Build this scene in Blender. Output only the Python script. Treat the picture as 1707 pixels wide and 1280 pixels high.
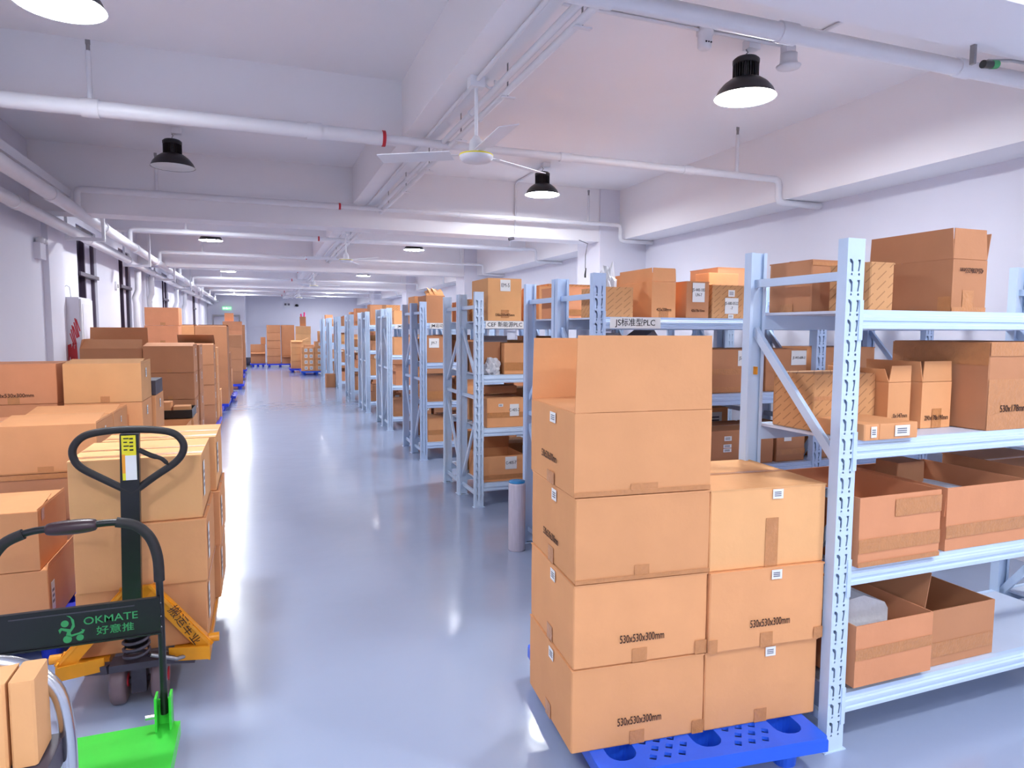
import bpy, bmesh, math, random
from mathutils import Matrix, Vector
random.seed(7)
PI = math.pi
C = bpy.context.scene.collection
for o in list(bpy.data.objects): bpy.data.objects.remove(o)

# ------------------------------------------------------------------ camera
cam_d = bpy.data.cameras.new('camera'); cam = bpy.data.objects.new('camera', cam_d); C.objects.link(cam)
cam_d.sensor_width = 36.0; cam_d.lens = 1117.0 / 1707.0 * 36.0
cam_d.clip_start = 0.05; cam_d.clip_end = 200
_p = math.atan((640 - 549.8) / 1117.0); _y = math.atan((853.5 - 433.5) / math.hypot(1117.0, 640 - 549.8))
fw = Vector((math.sin(_y) * math.cos(_p), math.cos(_y) * math.cos(_p), -math.sin(_p)))
r0 = Vector((math.cos(_y), -math.sin(_y), 0)); u0 = r0.cross(fw)
rt = r0 * math.cos(.0045) + u0 * math.sin(.0045); up = u0 * math.cos(.0045) - r0 * math.sin(.0045)
cam.matrix_world = Matrix(((rt.x, up.x, -fw.x, 0), (rt.y, up.y, -fw.y, 0), (rt.z, up.z, -fw.z, 1.655), (0, 0, 0, 1)))
bpy.context.scene.camera = cam
# ------------------------------------------------------------------ light and exposure
W = bpy.data.worlds.new('night'); bpy.context.scene.world = W; W.use_nodes = True
W.node_tree.nodes['Background'].inputs[0].default_value = (0.35, 0.4, 0.55, 1)
W.node_tree.nodes['Background'].inputs[1].default_value = 0.12
LAMP = 150.0
LAMP_COL = (0.92, 0.955, 1.0, 1)
vs = bpy.context.scene.view_settings
vs.view_transform = 'Standard'; vs.look = 'None'; vs.gamma = 1; vs.use_curve_mapping = False
vs.exposure = 0.27

# ------------------------------------------------------------------ materials
def s2l(c): return tuple((v / 255 / 12.92 if v <= 10 else ((v / 255 + .055) / 1.055) ** 2.4) for v in c)
def mat(name, rgb, rough=.6, metal=0, noise=0.0, nscale=8, bump=0.0, bscale=60, rnd=0.0, coat=0, spec=.5, stretch=None):
    m = bpy.data.materials.new(name); m.use_nodes = True; nt = m.node_tree; N = nt.nodes; L = nt.links
    b = N['Principled BSDF']; c = s2l(rgb) + (1,)
    b.inputs['Base Color'].default_value = c; b.inputs['Roughness'].default_value = rough; b.inputs['Metallic'].default_value = metal
    b.inputs['Coat Weight'].default_value = coat; b.inputs['Specular IOR Level'].default_value = spec
    tc = N.new('ShaderNodeTexCoord'); src = tc.outputs['Object']
    if stretch:
        mp = N.new('ShaderNodeMapping'); mp.inputs['Scale'].default_value = stretch; L.new(src, mp.inputs[0]); src = mp.outputs[0]
    last = None
    if noise or rnd:
        hsv = N.new('ShaderNodeHueSaturation'); hsv.inputs['Color'].default_value = c
        val = None
        if noise:
            n = N.new('ShaderNodeTexNoise'); n.inputs['Scale'].default_value = nscale; n.inputs['Detail'].default_value = 4
            L.new(src, n.inputs['Vector'])
            mr = N.new('ShaderNodeMapRange'); mr.inputs[1].default_value = .25; mr.inputs[2].default_value = .75
            mr.inputs[3].default_value = 1 - noise; mr.inputs[4].default_value = 1 + noise
            L.new(n.outputs['Fac'], mr.inputs[0]); val = mr.outputs[0]
        if rnd:
            oi = N.new('ShaderNodeObjectInfo'); m2 = N.new('ShaderNodeMapRange')
            m2.inputs[3].default_value = 1 - rnd; m2.inputs[4].default_value = 1 + rnd; L.new(oi.outputs['Random'], m2.inputs[0])
            if val:
                mu = N.new('ShaderNodeMath'); mu.operation = 'MULTIPLY'; L.new(val, mu.inputs[0]); L.new(m2.outputs[0], mu.inputs[1]); val = mu.outputs[0]
            else: val = m2.outputs[0]
        L.new(val, hsv.inputs['Value']); L.new(hsv.outputs[0], b.inputs['Base Color'])
    if bump:
        n = N.new('ShaderNodeTexNoise'); n.inputs['Scale'].default_value = bscale; n.inputs['Detail'].default_value = 3
        L.new(src, n.inputs['Vector']); bp = N.new('ShaderNodeBump'); bp.inputs['Strength'].default_value = bump; bp.inputs['Distance'].default_value = .01
        L.new(n.outputs['Fac'], bp.inputs['Height']); L.new(bp.outputs[0], b.inputs['Normal'])
    return m
def emit(name, rgb, s):
    m = bpy.data.materials.new(name); m.use_nodes = True; b = m.node_tree.nodes['Principled BSDF']
    b.inputs['Base Color'].default_value = (.8, .8, .8, 1); b.inputs['Emission Color'].default_value = tuple(rgb[:3]) + (1,); b.inputs['Emission Strength'].default_value = s
    return m
def kraft(name, rgb, **k): return mat(name, rgb, rough=.75, noise=.05, nscale=5, bump=.12, bscale=25, rnd=k.get('rnd', .07), spec=.25)
M = {}
M['wall'] = mat('white_wall_paint', (226, 225, 236), .85, noise=.02, nscale=1.2, spec=.2)
M['ceil'] = mat('white_ceiling_paint', (242, 240, 244), .9, noise=.02, nscale=1.0, spec=.15)
M['pipe'] = mat('white_pipe_paint', (228, 228, 234), .4, noise=.02)
M['kraft'] = kraft('kraft_board', (224, 160, 110))
M['kraft_b'] = kraft('kraft_board_brown', (192, 134, 96))
M['kraft_y'] = kraft('kraft_board_yellowish', (230, 172, 118))
M['kraft_p'] = kraft('kraft_board_reddish', (222, 152, 110))
M['inner'] = kraft('kraft_inside', (170, 116, 82))
M['tape'] = mat('brown_packing_tape', (196, 134, 84), .28, noise=.08, nscale=30, bump=.3, bscale=80)
M['paper'] = mat('white_paper', (232, 232, 232), .7)
M['ink'] = mat('dark_brown_ink', (62, 36, 26), .8)
M['black_ink'] = mat('black_ink', (30, 30, 38), .8)
M['steel'] = mat('pale_blue_steel_paint', (184, 206, 238), .38, noise=.02, nscale=6)
M['steel_w'] = mat('white_blue_steel_paint', (198, 218, 242), .38, noise=.02, nscale=6)
M['deck'] = mat('shelf_deck_paint', (205, 214, 232), .4, noise=.02)
M['dark'] = mat('dark_gap', (22, 22, 30), .9)
M['blue'] = mat('blue_plastic', (38, 96, 226), .35, noise=.05, nscale=10)
M['blue_d'] = mat('deep_blue_plastic', (38, 62, 205), .4, noise=.05, nscale=10)
M['black'] = mat('black_metal', (20, 20, 22), .35)
M['rubber'] = mat('black_foam_rubber', (34, 30, 32), .6, noise=.15, nscale=40)
M['handle'] = mat('dark_maroon_rubber', (58, 36, 42), .35)
M['green'] = mat('bright_green_plastic', (62, 205, 62), .4, noise=.04, nscale=12)
M['green_d'] = mat('green_print', (52, 140, 84), .6)
M['orange'] = mat('orange_yellow_paint', (232, 150, 28), .4, noise=.06, nscale=14)
M['wheel'] = mat('grey_brown_wheel', (118, 96, 100), .45, noise=.06, nscale=20)
M['metal'] = mat('brushed_metal', (150, 148, 150), .32, metal=.9, noise=.05)
M['chrome'] = mat('chrome_tube', (205, 205, 205), .22, metal=1)
M['grey_dark'] = mat('dark_grey_metal', (66, 60, 72), .5, noise=.06, nscale=60)
M['glass'] = mat('night_window_glass', (40, 30, 48), .35, spec=.2)
M['blind'] = mat('white_roller_blind', (214, 210, 222), .8)
M['frame'] = mat('dark_window_frame', (70, 58, 76), .4)
M['yellow'] = mat('yellow_label', (236, 222, 40), .6)
M['orange_l'] = mat('orange_label', (240, 160, 40), .6)
M['red'] = mat('red_paint', (196, 40, 52), .5)
M['pink'] = mat('pink_plastic', (240, 70, 140), .4)
M['film'] = mat('clear_plastic_film', (205, 206, 212), .2, noise=.1, nscale=20)
M['bubble'] = mat('white_foam_sheet', (224, 228, 236), .5, bump=.4, bscale=40)
M['grey'] = mat('grey_plastic', (110, 108, 118), .5)
M['roll'] = mat('stretch_film_roll', (196, 190, 205), .25, noise=.1, nscale=14, stretch=(6, 6, .6))
M['cyan'] = mat('cyan_blue_plastic', (40, 130, 190), .4)
M['lampblack'] = mat('black_lamp_housing', (26, 22, 26), .35)
M['lampwhite'] = mat('white_reflector', (225, 225, 225), .5)
M['lit'] = emit('lamp_light', LAMP_COL, LAMP)
M['exit'] = emit('exit_green_light', (.02, .6, .12), 1.2)
M['exit_w'] = emit('exit_white_light', (.9, 1, .9), 1.3)

def printed():
    m = kraft('kraft_printed_pattern', (206, 152, 104)); nt = m.node_tree; N = nt.nodes; L = nt.links; b = N['Principled BSDF']
    tc = N.new('ShaderNodeTexCoord'); sp = N.new('ShaderNodeSeparateXYZ'); L.new(tc.outputs['Object'], sp.inputs[0])
    def ma(op, a, bb=None, v=None):
        n = N.new('ShaderNodeMath'); n.operation = op; L.new(a, n.inputs[0])
        if bb is not None: L.new(bb, n.inputs[1])
        if v is not None: n.inputs[1].default_value = v
        return n.outputs[0]
    xy = ma('SUBTRACT', sp.outputs[0], sp.outputs[1])
    u = ma('MULTIPLY', ma('ADD', xy, sp.outputs[2]), v=.7); w = ma('SUBTRACT', ma('MULTIPLY', xy, v=.62), ma('MULTIPLY', sp.outputs[2], v=.78))
    row = ma('MULTIPLY', w, v=34); rf = ma('FRACT', row)
    line = ma('LESS_THAN', ma('ABSOLUTE', ma('SUBTRACT', rf, v=.5)), v=.085)
    off = ma('MULTIPLY', ma('FLOOR', row), v=.37); uf = ma('FRACT', ma('ADD', ma('MULTIPLY', u, v=13), off))
    dash = ma('LESS_THAN', uf, v=.74)
    wav = ma('GREATER_THAN', ma('FRACT', ma('MULTIPLY', u, v=190)), v=.22)
    fac = ma('MULTIPLY', ma('MULTIPLY', line, dash), wav); fac = ma('MULTIPLY', fac, v=.5)
    mx = N.new('ShaderNodeMix'); mx.data_type = 'RGBA'; L.new(fac, mx.inputs[0])
    src = b.inputs['Base Color'].links[0].from_socket; L.new(src, mx.inputs[6]); mx.inputs[7].default_value = s2l((92, 44, 20)) + (1,)
    L.new(mx.outputs[2], b.inputs['Base Color'])
    return m
M['printed'] = printed()

def floor_mat():
    m = mat('blue_grey_epoxy', (158, 170, 196), .25, noise=.03, nscale=.8, spec=.5)
    nt = m.node_tree; N = nt.nodes; L = nt.links; b = N['Principled BSDF']
    b.inputs['Coat Weight'].default_value = .55; b.inputs['Coat Roughness'].default_value = .11
    tc = N.new('ShaderNodeTexCoord'); n = N.new('ShaderNodeTexNoise'); n.inputs['Scale'].default_value = 2.6; n.inputs['Detail'].default_value = 3
    L.new(tc.outputs['Object'], n.inputs['Vector']); bp = N.new('ShaderNodeBump'); bp.inputs['Strength'].default_value = .16; bp.inputs['Distance'].default_value = .02
    L.new(n.outputs['Fac'], bp.inputs['Height']); L.new(bp.outputs[0], b.inputs['Normal']); L.new(bp.outputs[0], b.inputs['Coat Normal'])
    return m
M['floor'] = floor_mat()

# ------------------------------------------------------------------ mesh helpers
class MB:
    def __init__(s): s.v = []; s.f = []; s.sm = []
    def add(s, vs, fs, smooth=False):
        n = len(s.v); s.v += [tuple(v) for v in vs]; s.f += [tuple(i + n for i in f) for f in fs]; s.sm += [smooth] * len(fs); return s
    def box(s, x0, x1, y0, y1, z0, z1):
        return s.add([(x0,y0,z0),(x1,y0,z0),(x1,y1,z0),(x0,y1,z0),(x0,y0,z1),(x1,y0,z1),(x1,y1,z1),(x0,y1,z1)],
                     [(0,3,2,1),(4,5,6,7),(0,1,5,4),(1,2,6,5),(2,3,7,6),(3,0,4,7)])
    def obox(s, c, ax, ay, az):
        c, ax, ay, az = map(Vector, (c, ax, ay, az))
        vs = [c + ax*i + ay*j + az*k for k in (-1,1) for (i,j) in ((-1,-1),(1,-1),(1,1),(-1,1))]
        return s.add(vs, [(0,3,2,1),(4,5,6,7),(0,1,5,4),(1,2,6,5),(2,3,7,6),(3,0,4,7)])
    def bar(s, a, b, w, t, upv=(0,0,1)):
        a, b = Vector(a), Vector(b); d = (b-a); L_ = d.length; d.normalize(); sx = d.cross(Vector(upv))
        if sx.length < 1e-4: sx = Vector((1,0,0))
        sx.normalize(); sy = sx.cross(d)
        return s.obox((a+b)/2, d*L_/2, sx*w/2, sy*t/2)
    def tube(s, pts, r, n=10, caps=True):
        pts = [Vector(p) for p in pts]; rings = []; prev = None
        rr = r if isinstance(r, (list, tuple)) else [r]*len(pts)
        for i, p in enumerate(pts):
            d = (pts[min(i+1, len(pts)-1)] - pts[max(i-1, 0)]).normalized()
            if prev is None:
                a = Vector((0,0,1)) if abs(d.z) < .9 else Vector((1,0,0)); x = d.cross(a).normalized()
            else:
                x = (prev - d*prev.dot(d)).normalized()
            prev = x; y = d.cross(x)
            rings.append([p + (x*math.cos(2*PI*k/n) + y*math.sin(2*PI*k/n))*rr[i] for k in range(n)])
        vs = [v for R in rings for v in R]; fs = []
        for i in range(len(pts)-1):
            for k in range(n): fs.append((i*n+k, i*n+(k+1)%n, (i+1)*n+(k+1)%n, (i+1)*n+k))
        s.add(vs, fs, True)
        if caps:
            s.add(rings[0], [tuple(range(n-1,-1,-1))]); s.add(rings[-1], [tuple(range(n))])
        return s
    def lathe(s, prof, n=24, c=(0,0,0), smooth=True):
        vs = []; fs = []
        for r, z in prof:
            for k in range(n): vs.append((c[0]+r*math.cos(2*PI*k/n), c[1]+r*math.sin(2*PI*k/n), c[2]+z))
        for i in range(len(prof)-1):
            for k in range(n): fs.append((i*n+k, i*n+(k+1)%n, (i+1)*n+(k+1)%n, (i+1)*n+k))
        return s.add(vs, fs, smooth)
    def prism(s, prof, x0, x1, axis='x'):
        n = len(prof)
        def P(x, a, b): return (x, a, b) if axis == 'x' else ((a, x, b) if axis == 'y' else (a, b, x))
        vs = [P(x0, a, b) for a, b in prof] + [P(x1, a, b) for a, b in prof]
        fs = [(k, (k+1)%n, n+(k+1)%n, n+k) for k in range(n)] + [tuple(range(n-1,-1,-1)), tuple(range(n, 2*n))]
        return s.add(vs, fs)
    def mesh(s, name, m):
        me = bpy.data.meshes.new(name); me.from_pydata(s.v, [], s.f); me.polygons.foreach_set('use_smooth', s.sm); me.materials.append(m)
        bm = bmesh.new(); bm.from_mesh(me); bmesh.ops.recalc_face_normals(bm, faces=bm.faces); bm.to_mesh(me); bm.free(); return me
    def build(s, name, m, parent=None, loc=None): return link(name, s.mesh(name, m), parent, loc)
def link(name, me, parent=None, loc=None, rot=None):
    o = bpy.data.objects.new(name, me); C.objects.link(o)
    if parent: o.parent = parent
    if loc: o.location = loc
    if rot: o.rotation_euler = rot
    return o
def thing(name, label, cat, loc=(0,0,0), rz=0, group=None):
    o = bpy.data.objects.new(name, None); C.objects.link(o); o.location = loc; o.rotation_euler = (0,0,rz); o.empty_display_size = .05
    o['label'] = label; o['category'] = cat
    if group: o['group'] = group
    return o
def tag(o, label, cat, group=None):
    o['label'] = label; o['category'] = cat
    if group: o['group'] = group
    return o
def struct(o): o['kind'] = 'structure'; return o
def plate(polys, holes, t, name, m, fn=None):
    """flat plate with real holes, thickness t about z=0 (a filled 2-D curve turned into a mesh); fn maps its vertices"""
    cu = bpy.data.curves.new('c', 'CURVE'); cu.dimensions = '2D'; cu.fill_mode = 'BOTH'; cu.extrude = t/2
    for poly in list(polys) + list(holes):
        sp = cu.splines.new('POLY'); sp.points.add(len(poly)-1); sp.use_cyclic_u = True
        for i, (x, y) in enumerate(poly): sp.points[i].co = (x, y, 0, 1)
    ob = bpy.data.objects.new('t', cu); me = bpy.data.meshes.new_from_object(ob); me.name = name
    bpy.data.objects.remove(ob); bpy.data.curves.remove(cu); me.materials.clear(); me.materials.append(m)
    if fn:
        for v in me.vertices: v.co = fn(v.co)
    return me
_tx = {}
def text_mesh(txt, size, m, bold=False, flip=False):
    k = (txt, size, m.name, flip)
    if k in _tx: return _tx[k]
    cu = bpy.data.curves.new('t', 'FONT'); cu.body = txt; cu.size = size; cu.align_x = 'CENTER'; cu.align_y = 'CENTER'; cu.extrude = .0003
    cu.resolution_u = 3
    if bold: cu.offset = size*.006
    ob = bpy.data.objects.new('t', cu); me = bpy.data.meshes.new_from_object(ob); me.name = 'text'
    bpy.data.objects.remove(ob); me.materials.clear(); me.materials.append(m); _tx[k] = me; return me
ROT = {'F': Matrix.Rotation(PI/2, 4, 'X'), 'L': Matrix.Rotation(-PI/2, 4, 'Z') @ Matrix.Rotation(PI/2, 4, 'X'),
       'R': Matrix.Rotation(PI/2, 4, 'Z') @ Matrix.Rotation(PI/2, 4, 'X'), 'T': Matrix.Identity(4)}
def put_text(parent, txt, size, face, pos, m=None, sx=1.0, roll=0, name='printed_text', bold=False):
    o = link(name, text_mesh(txt, size, m or M['ink'], bold), parent)
    o.matrix_basis = Matrix.Translation(pos) @ ROT[face] @ Matrix.Rotation(roll, 4, 'Z') @ Matrix.Diagonal((sx, 1, 1, 1)); return o

# ------------------------------------------------------------------ cartons
_bx = {}
def body_mesh(w, d, h, open_, m):
    k = (round(w,3), round(d,3), round(h,3), open_, m.name)
    if k in _bx: return _bx[k]
    b = MB(); e = .005
    if not open_:
        # eight-cornered column with softened edges
        r = .004
        prof = [(-w/2+r,-d/2),(w/2-r,-d/2),(w/2,-d/2+r),(w/2,d/2-r),(w/2-r,d/2),(-w/2+r,d/2),(-w/2,d/2-r),(-w/2,-d/2+r)]
        n = 8; vs = []
        for z, s_ in ((0,.994),(r,1),(h*.5,1.004),(h-r,1),(h,.994)):
            vs += [(x*s_, y*s_, z) for x, y in prof]
        fs = [(i*n+q, i*n+(q+1)%n, (i+1)*n+(q+1)%n, (i+1)*n+q) for i in range(4) for q in range(n)] + [tuple(range(n-1,-1,-1)), tuple(range(4*n, 5*n))]
        b.add(vs, fs)
    else:
        b.box(-w/2, w/2, -d/2, -d/2+e, 0, h); b.box(-w/2, w/2, d/2-e, d/2, 0, h)
        b.box(-w/2, -w/2+e, -d/2+e, d/2-e, 0, h); b.box(w/2-e, w/2, -d/2+e, d/2-e, 0, h); b.box(-w/2+e, w/2-e, -d/2+e, d/2-e, 0, e)
    _bx[k] = b.mesh('carton_body', m); return _bx[k]
_fl = {}
def quad_part(parent, name, face, w, d, h, u0, v0, u1, v1, m, off=.0015, t=.0012, side=None):
    """thin slab on a carton face; u from the face's left (0..1), v from its bottom (0..1)"""
    b = MB()
    if face == 'F': b.box(-w/2+u0*w, -w/2+u1*w, -d/2*1.004-off-t, -d/2*1.004-off, v0*h, v1*h)
    elif face == 'L': b.box(-w/2*1.004-off-t, -w/2*1.004-off, d/2-u1*d, d/2-u0*d, v0*h, v1*h)
    elif face == 'R': b.box(w/2*1.004+off, w/2*1.004+off+t, -d/2+u0*d, -d/2+u1*d, v0*h, v1*h)
    elif face == 'T': b.box(-w/2+u0*w, -w/2+u1*w, -d/2+v0*d, -d/2+v1*d, h+off, h+off+t)
    return b.build(name, m, parent)
def face_pos(face, w, d, h, u, v, off=.0042):
    if face == 'F': return (-w/2+u*w, -d/2*1.004-off, v*h)
    if face == 'L': return (-w/2*1.004-off, d/2-u*d, v*h)
    if face == 'R': return (w/2*1.004+off, -d/2+u*d, v*h)
    return (-w/2+u*w, -d/2+v*d, h+off)
NC = [0]
def carton(label, x, y, z, w, d, h, rz=0, m='kraft', open_=False, flaps=None, feats=(), group=None, cat='box', name='carton', about=None, seam=True):
    """x, y = front left bottom corner before the turn about it (about=centre turns about the middle)"""
    if rz and about is None:
        c_, s_ = math.cos(rz), math.sin(rz); cx = x + (w/2)*c_ - (d/2)*s_; cy = y + (w/2)*s_ + (d/2)*c_
    else: cx, cy = x + w/2, y + d/2
    t = thing(name, label, cat, (cx, cy, z), rz, group); mm = M[m]; NC[0] += 1
    link('carton_body', body_mesh(w, d, h, open_, mm), t)
    if flaps is None: flaps = {} if open_ else 'closed'
    if flaps == 'closed':
        if seam:
            for sgn in (-1, 1):
                b = MB(); y0, y1 = (-d/2-.0015, -.0015) if sgn < 0 else (.0015, d/2+.0015); b.box(-w/2-.001, w/2+.001, y0, y1, h-.0035, h+.0025)
                b.build('top_flap', mm, t)
            quad_part(t, 'packing_tape', 'T', w, d, h, .0, .47, 1.0, .53, M['tape'], off=.003)
    else:
        for side, (ang, ln) in flaps.items():      # ang 0 = straight up, 90 = flat outward, -90 = folded in flat
            a = math.radians(ang); e = .0035; b = MB()
            ww = (w if side in 'FB' else d)
            dirv = {'F': (0,-1), 'B': (0,1), 'L': (-1,0), 'R': (1,0)}[side]
            ox, oy = dirv[0]*w/2, dirv[1]*d/2
            dv = Vector((dirv[0]*math.sin(a), dirv[1]*math.sin(a), math.cos(a))); nv = Vector((dirv[0]*math.cos(a), dirv[1]*math.cos(a), -math.sin(a)))
            tv = Vector((1,0,0)) if side in 'FB' else Vector((0,1,0))
            inner = .002
            c0 = Vector((ox - dirv[0]*inner, oy - dirv[1]*inner, h)) + dv*(ln/2 + .002)
            # slightly tapered flap
            A = c0 - dv*ln/2; B = c0 + dv*ln/2; h1 = ww/2-.001; h2 = ww/2-.008
            vs = []
            for q in (-1, 1): vs += [A - tv*h1 + nv*q*e/2, A + tv*h1 + nv*q*e/2, B + tv*h2 + nv*q*e/2, B - tv*h2 + nv*q*e/2]
            b.add(vs, [(0,1,2,3),(7,6,5,4),(0,4,5,1),(1,5,6,2),(2,6,7,3),(3,7,4,0)])
            b.build('flap', mm, t)
    for fi, f in enumerate(feats):
        k = f[0]
        if k == 'tape': quad_part(t, 'packing_tape', f[1], w, d, h, f[2], f[3], f[4], f[5], M['tape'], off=.0015+.0006*fi, t=.0005)
        elif k == 'sticker':
            s_ = quad_part(t, 'paper_sticker', f[1], w, d, h, f[2], f[3], f[4], f[5], M['paper'], off=.003)
            if len(f) > 6 and f[6]:
                u = (f[2]+f[4])/2; v = (f[3]+f[5])/2
                lines = f[6].split('\n'); sz = f[7] if len(f) > 7 else .03
                for i, ln in enumerate(lines):
                    q = put_text(s_, ln, sz, f[1], face_pos(f[1], w, d, h, u, v, .0052), M['black_ink'], .8)
                    q.name = 'handwriting'; q.location.z += (len(lines)/2-.5-i)*sz*1.15
            elif len(f) <= 6:
                b = MB(); L_ = []
                q = Vector(face_pos(f[1], w, d, h, (f[2]+f[4])/2, (f[3]+f[5])/2, .0046)); W_ = (f[4]-f[2])*(w if f[1] in 'FT' else d)*.36; H_ = (f[5]-f[3])*h*.12
                for i in (-1.6, 0, 1.6):
                    if f[1] == 'F': b.box(q.x-W_, q.x+W_*.8, q.y-.0006, q.y, q.z+i*H_-H_*.4, q.z+i*H_+H_*.4)
                    elif f[1] in 'LR': b.box(q.x-.0003, q.x+.0003, q.y-W_, q.y+W_*.8, q.z+i*H_-H_*.4, q.z+i*H_+H_*.4)
                if b.v: b.build('print_lines', M['grey'], s_)
        elif k == 'text':
            put_text(t, f[2], f[3], f[1], face_pos(f[1], w, d, h, f[4], f[5]), M['ink'], f[6] if len(f) > 6 else .8, f[7] if len(f) > 7 else 0, bold=True)
    return t
def crumple(label, cat, x, y, z, r, h, m, name, seed=1):
    rnd = random.Random(seed); bm = bmesh.new(); bmesh.ops.create_icosphere(bm, subdivisions=3, radius=1)
    for v in bm.verts:
        s_ = 1 + rnd.uniform(-.28, .22) + .2*math.sin(v.co.x*7+seed)*math.cos(v.co.y*6)
        zz = max(v.co.z*s_, -.55); v.co = (v.co.x*s_*r, v.co.y*s_*r*.9, (zz+.55)/1.55*h*(1 if zz < .3 else 1+rnd.uniform(-.1,.25)))
    me = bpy.data.meshes.new(name); bm.to_mesh(me); bm.free(); me.materials.append(m)
    return tag(link(name, me, None, (x, y, z)), label, cat)
# ------------------------------------------------------------------ setting
XL, XR, YN, YB, ZC = -2.2, 5.13, -5.0, 35.5, 3.58
struct(MB().box(XL-.4, XR+.2, YN-.2, YB+.2, -.1, 0).build('floor', M['floor']))
ceil = struct(MB().box(XL-.4, XR+.2, YN-.2, YB+.2, ZC, ZC+.2).build('ceiling', M['ceil']))
def beam(x0, x1, y0, y1, z0):
    b = MB().box(x0, x1, y0, y1, z0, ZC+.01).build('beam', M['ceil'], ceil); return b
beam(1.08, 1.34, YN, YB, 3.152)
beam(4.70, XR+.03, YN, YB, 2.90)
for y in (-4.45, 1.77, 8.35, 14.9, 21.45): beam(XL-.05, XR+.04, y, y+.35, 2.87)
for y in (-1.3, 11.85, 18.4): beam(XL-.05, XR+.04, y, y+.25, 3.15)
beam(XL-.05, 1.3, 5.36, 5.61, 3.15)
for y in (24.9, 28.1, 31.4): beam(XL-.05, XR+.04, y, y+.25, 3.15)
wr = struct(MB().box(XR, XR+.2, YN-.2, YB+.2, 0, ZC).build('wall_right', M['wall']))
for y in (1.72, 8.32, 14.87, 21.42, 28.0): MB().box(4.4, XR+.01, y, y+.7, 0, ZC).build('column', M['wall'], wr)
struct(MB().box(XL-.4, XR+.2, YB, YB+.2, 0, ZC).build('wall_back', M['wall']))
struct(MB().box(XL-.4, XR+.2, YN-.2, YN, 0, ZC).build('wall_near', M['wall']))
# stub wall with the exit doorway at the far left
b = MB(); b.box(XL, -1.95, 33.0, YB, 0, ZC); b.box(-.9, -.63, 33.0, YB, 0, ZC); b.box(-1.95, -.9, 33.0, YB, 2.2, ZC)
struct(b.build('wall_back_left', M['wall']))
d1 = struct(MB().box(-1.95, -.9, 33.15, 33.2, 0, 2.2).build('door_1', M['wall']))
b = MB(); b.box(-2.0, -.85, 32.96, 33.02, 2.2, 2.27); b.box(-2.0, -1.95, 32.96, 33.02, 0, 2.2); b.box(-.9, -.85, 32.96, 33.02, 0, 2.2); b.build('door_frame', M['metal'], d1)
# left wall with deep window openings
wins = [(10.2, 11.3), (12.95, 14.0), (15.9, 16.6), (18.25, 19.3), (22.0, 23.2), (26.0, 27.2)]
b = MB(); y = YN-.2
for a, c in wins:
    b.box(XL-.35, XL, y, a, 0, ZC); b.box(XL-.35, XL, a, c, 0, .9); b.box(XL-.35, XL, a, c, 3.0, ZC); y = c
b.box(XL-.35, XL, y, YB+.2, 0, ZC)
wl = struct(b.build('wall_left', M['wall']))
for y in (8.34, 14.9, 21.45, 28.0): MB().box(XL-.01, XL+.06, y+.35, y+.95, 0, ZC).build('column', M['wall'], wl)
for i, (a, c) in enumerate(wins):
    mid = a + (c-a)*.5
    w = struct(MB().box(XL-.085, XL-.08, a, c, .9, 3.0).build('window_%d' % (i+1), M['glass']))
    MB().box(XL-.078, XL-.07, mid+.03, c-.05, .96, 2.94).build('roller_blind', M['blind'], w)
    for y0 in (a, mid-.03, c-.05): MB().box(XL-.09, XL-.03, y0, y0+.05, .9, 3.0).build('window_frame', M['frame'], w)
    for z0 in (.9, 2.95): MB().box(XL-.09, XL-.03, a, c, z0, z0+.05).build('window_frame', M['frame'], w)
    MB().box(XL-.068, XL+.03, a+.02, c-.02, 2.34, 2.39).build('window_ledge', M['frame'], w)
    h = MB(); h.box(XL-.03, XL+.015, c-.10, c-.08, 1.45, 1.47); h.box(XL+.0, XL+.015, c-.10, c-.08, 1.45, 1.62); h.build('window_handle', M['frame'], w)

# ------------------------------------------------------------------ lamps
def lamp_proto(lit, x, y, label):
    zr = 3.205
    t = thing('highbay_lamp', label, 'lamp', (x, y, zr), 0, None)
    MB().lathe([(.200,0),(.196,.006),(.178,.045),(.145,.085),(.105,.115),(.078,.125)], 32).build('lamp_shade', M['lampblack'], t)
    MB().lathe([(.197,.002),(.175,.043),(.142,.082),(.1,.11),(.0,.113)], 32).build('reflector', M['lampwhite'], t)
    b = MB().lathe([(.0,.004),(.188,.004),(.19,.007),(.188,.012),(0,.012)], 32); b.build('diffuser', M['lit'] if lit else M['lampwhite'], t)
    b = MB().lathe([(.062,.12),(.062,.215)], 20)
    for k in range(30):
        a = 2*PI*k/30; c_, s_ = math.cos(a), math.sin(a)
        b.obox((c_*.07, s_*.07, .168), (c_*.014, s_*.014, 0), (-s_*.0022, c_*.0022, 0), (0,0,.047))
    b.build('heat_sink', M['lampblack'], t)
    MB().lathe([(.0,.212),(.08,.212),(.087,.222),(.087,.243),(.07,.258),(0,.262)], 24).build('driver_cap', M['lampblack'], t)
    b = MB().tube([(0,0,.258),(0,0,.285),(.012,0,.297),(0,0,.308),(0,0,.325)], .0045, 6); b.build('hook', M['metal'], t)
    MB().box(-.005,.085,-.035,.035,.315,.376).build('junction_box', M['pipe'], t)
    return t
def copytree(o, loc, label=None, rz=None, group=None):
    def cp(a, par):
        c = a.copy(); C.objects.link(c)
        if par: c.parent = par
        for ch in list(a.children): cp(ch, c)
        return c
    r = cp(o, None); r.location = loc
    if label: r['label'] = label
    if rz is not None: r.rotation_euler = (0,0,rz)
    if group: r['group'] = group
    return r
L1 = lamp_proto(True, 3.07, 3.78, 'lit black bell lamp nearest on the right side of the ceiling'); L1['group'] = 'high bay lamps'
L3 = lamp_proto(False, -.752, 7.35, 'unlit black bell lamp under the left side of the ceiling behind the thick pipe'); L3['group'] = 'high bay lamps'
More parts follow.
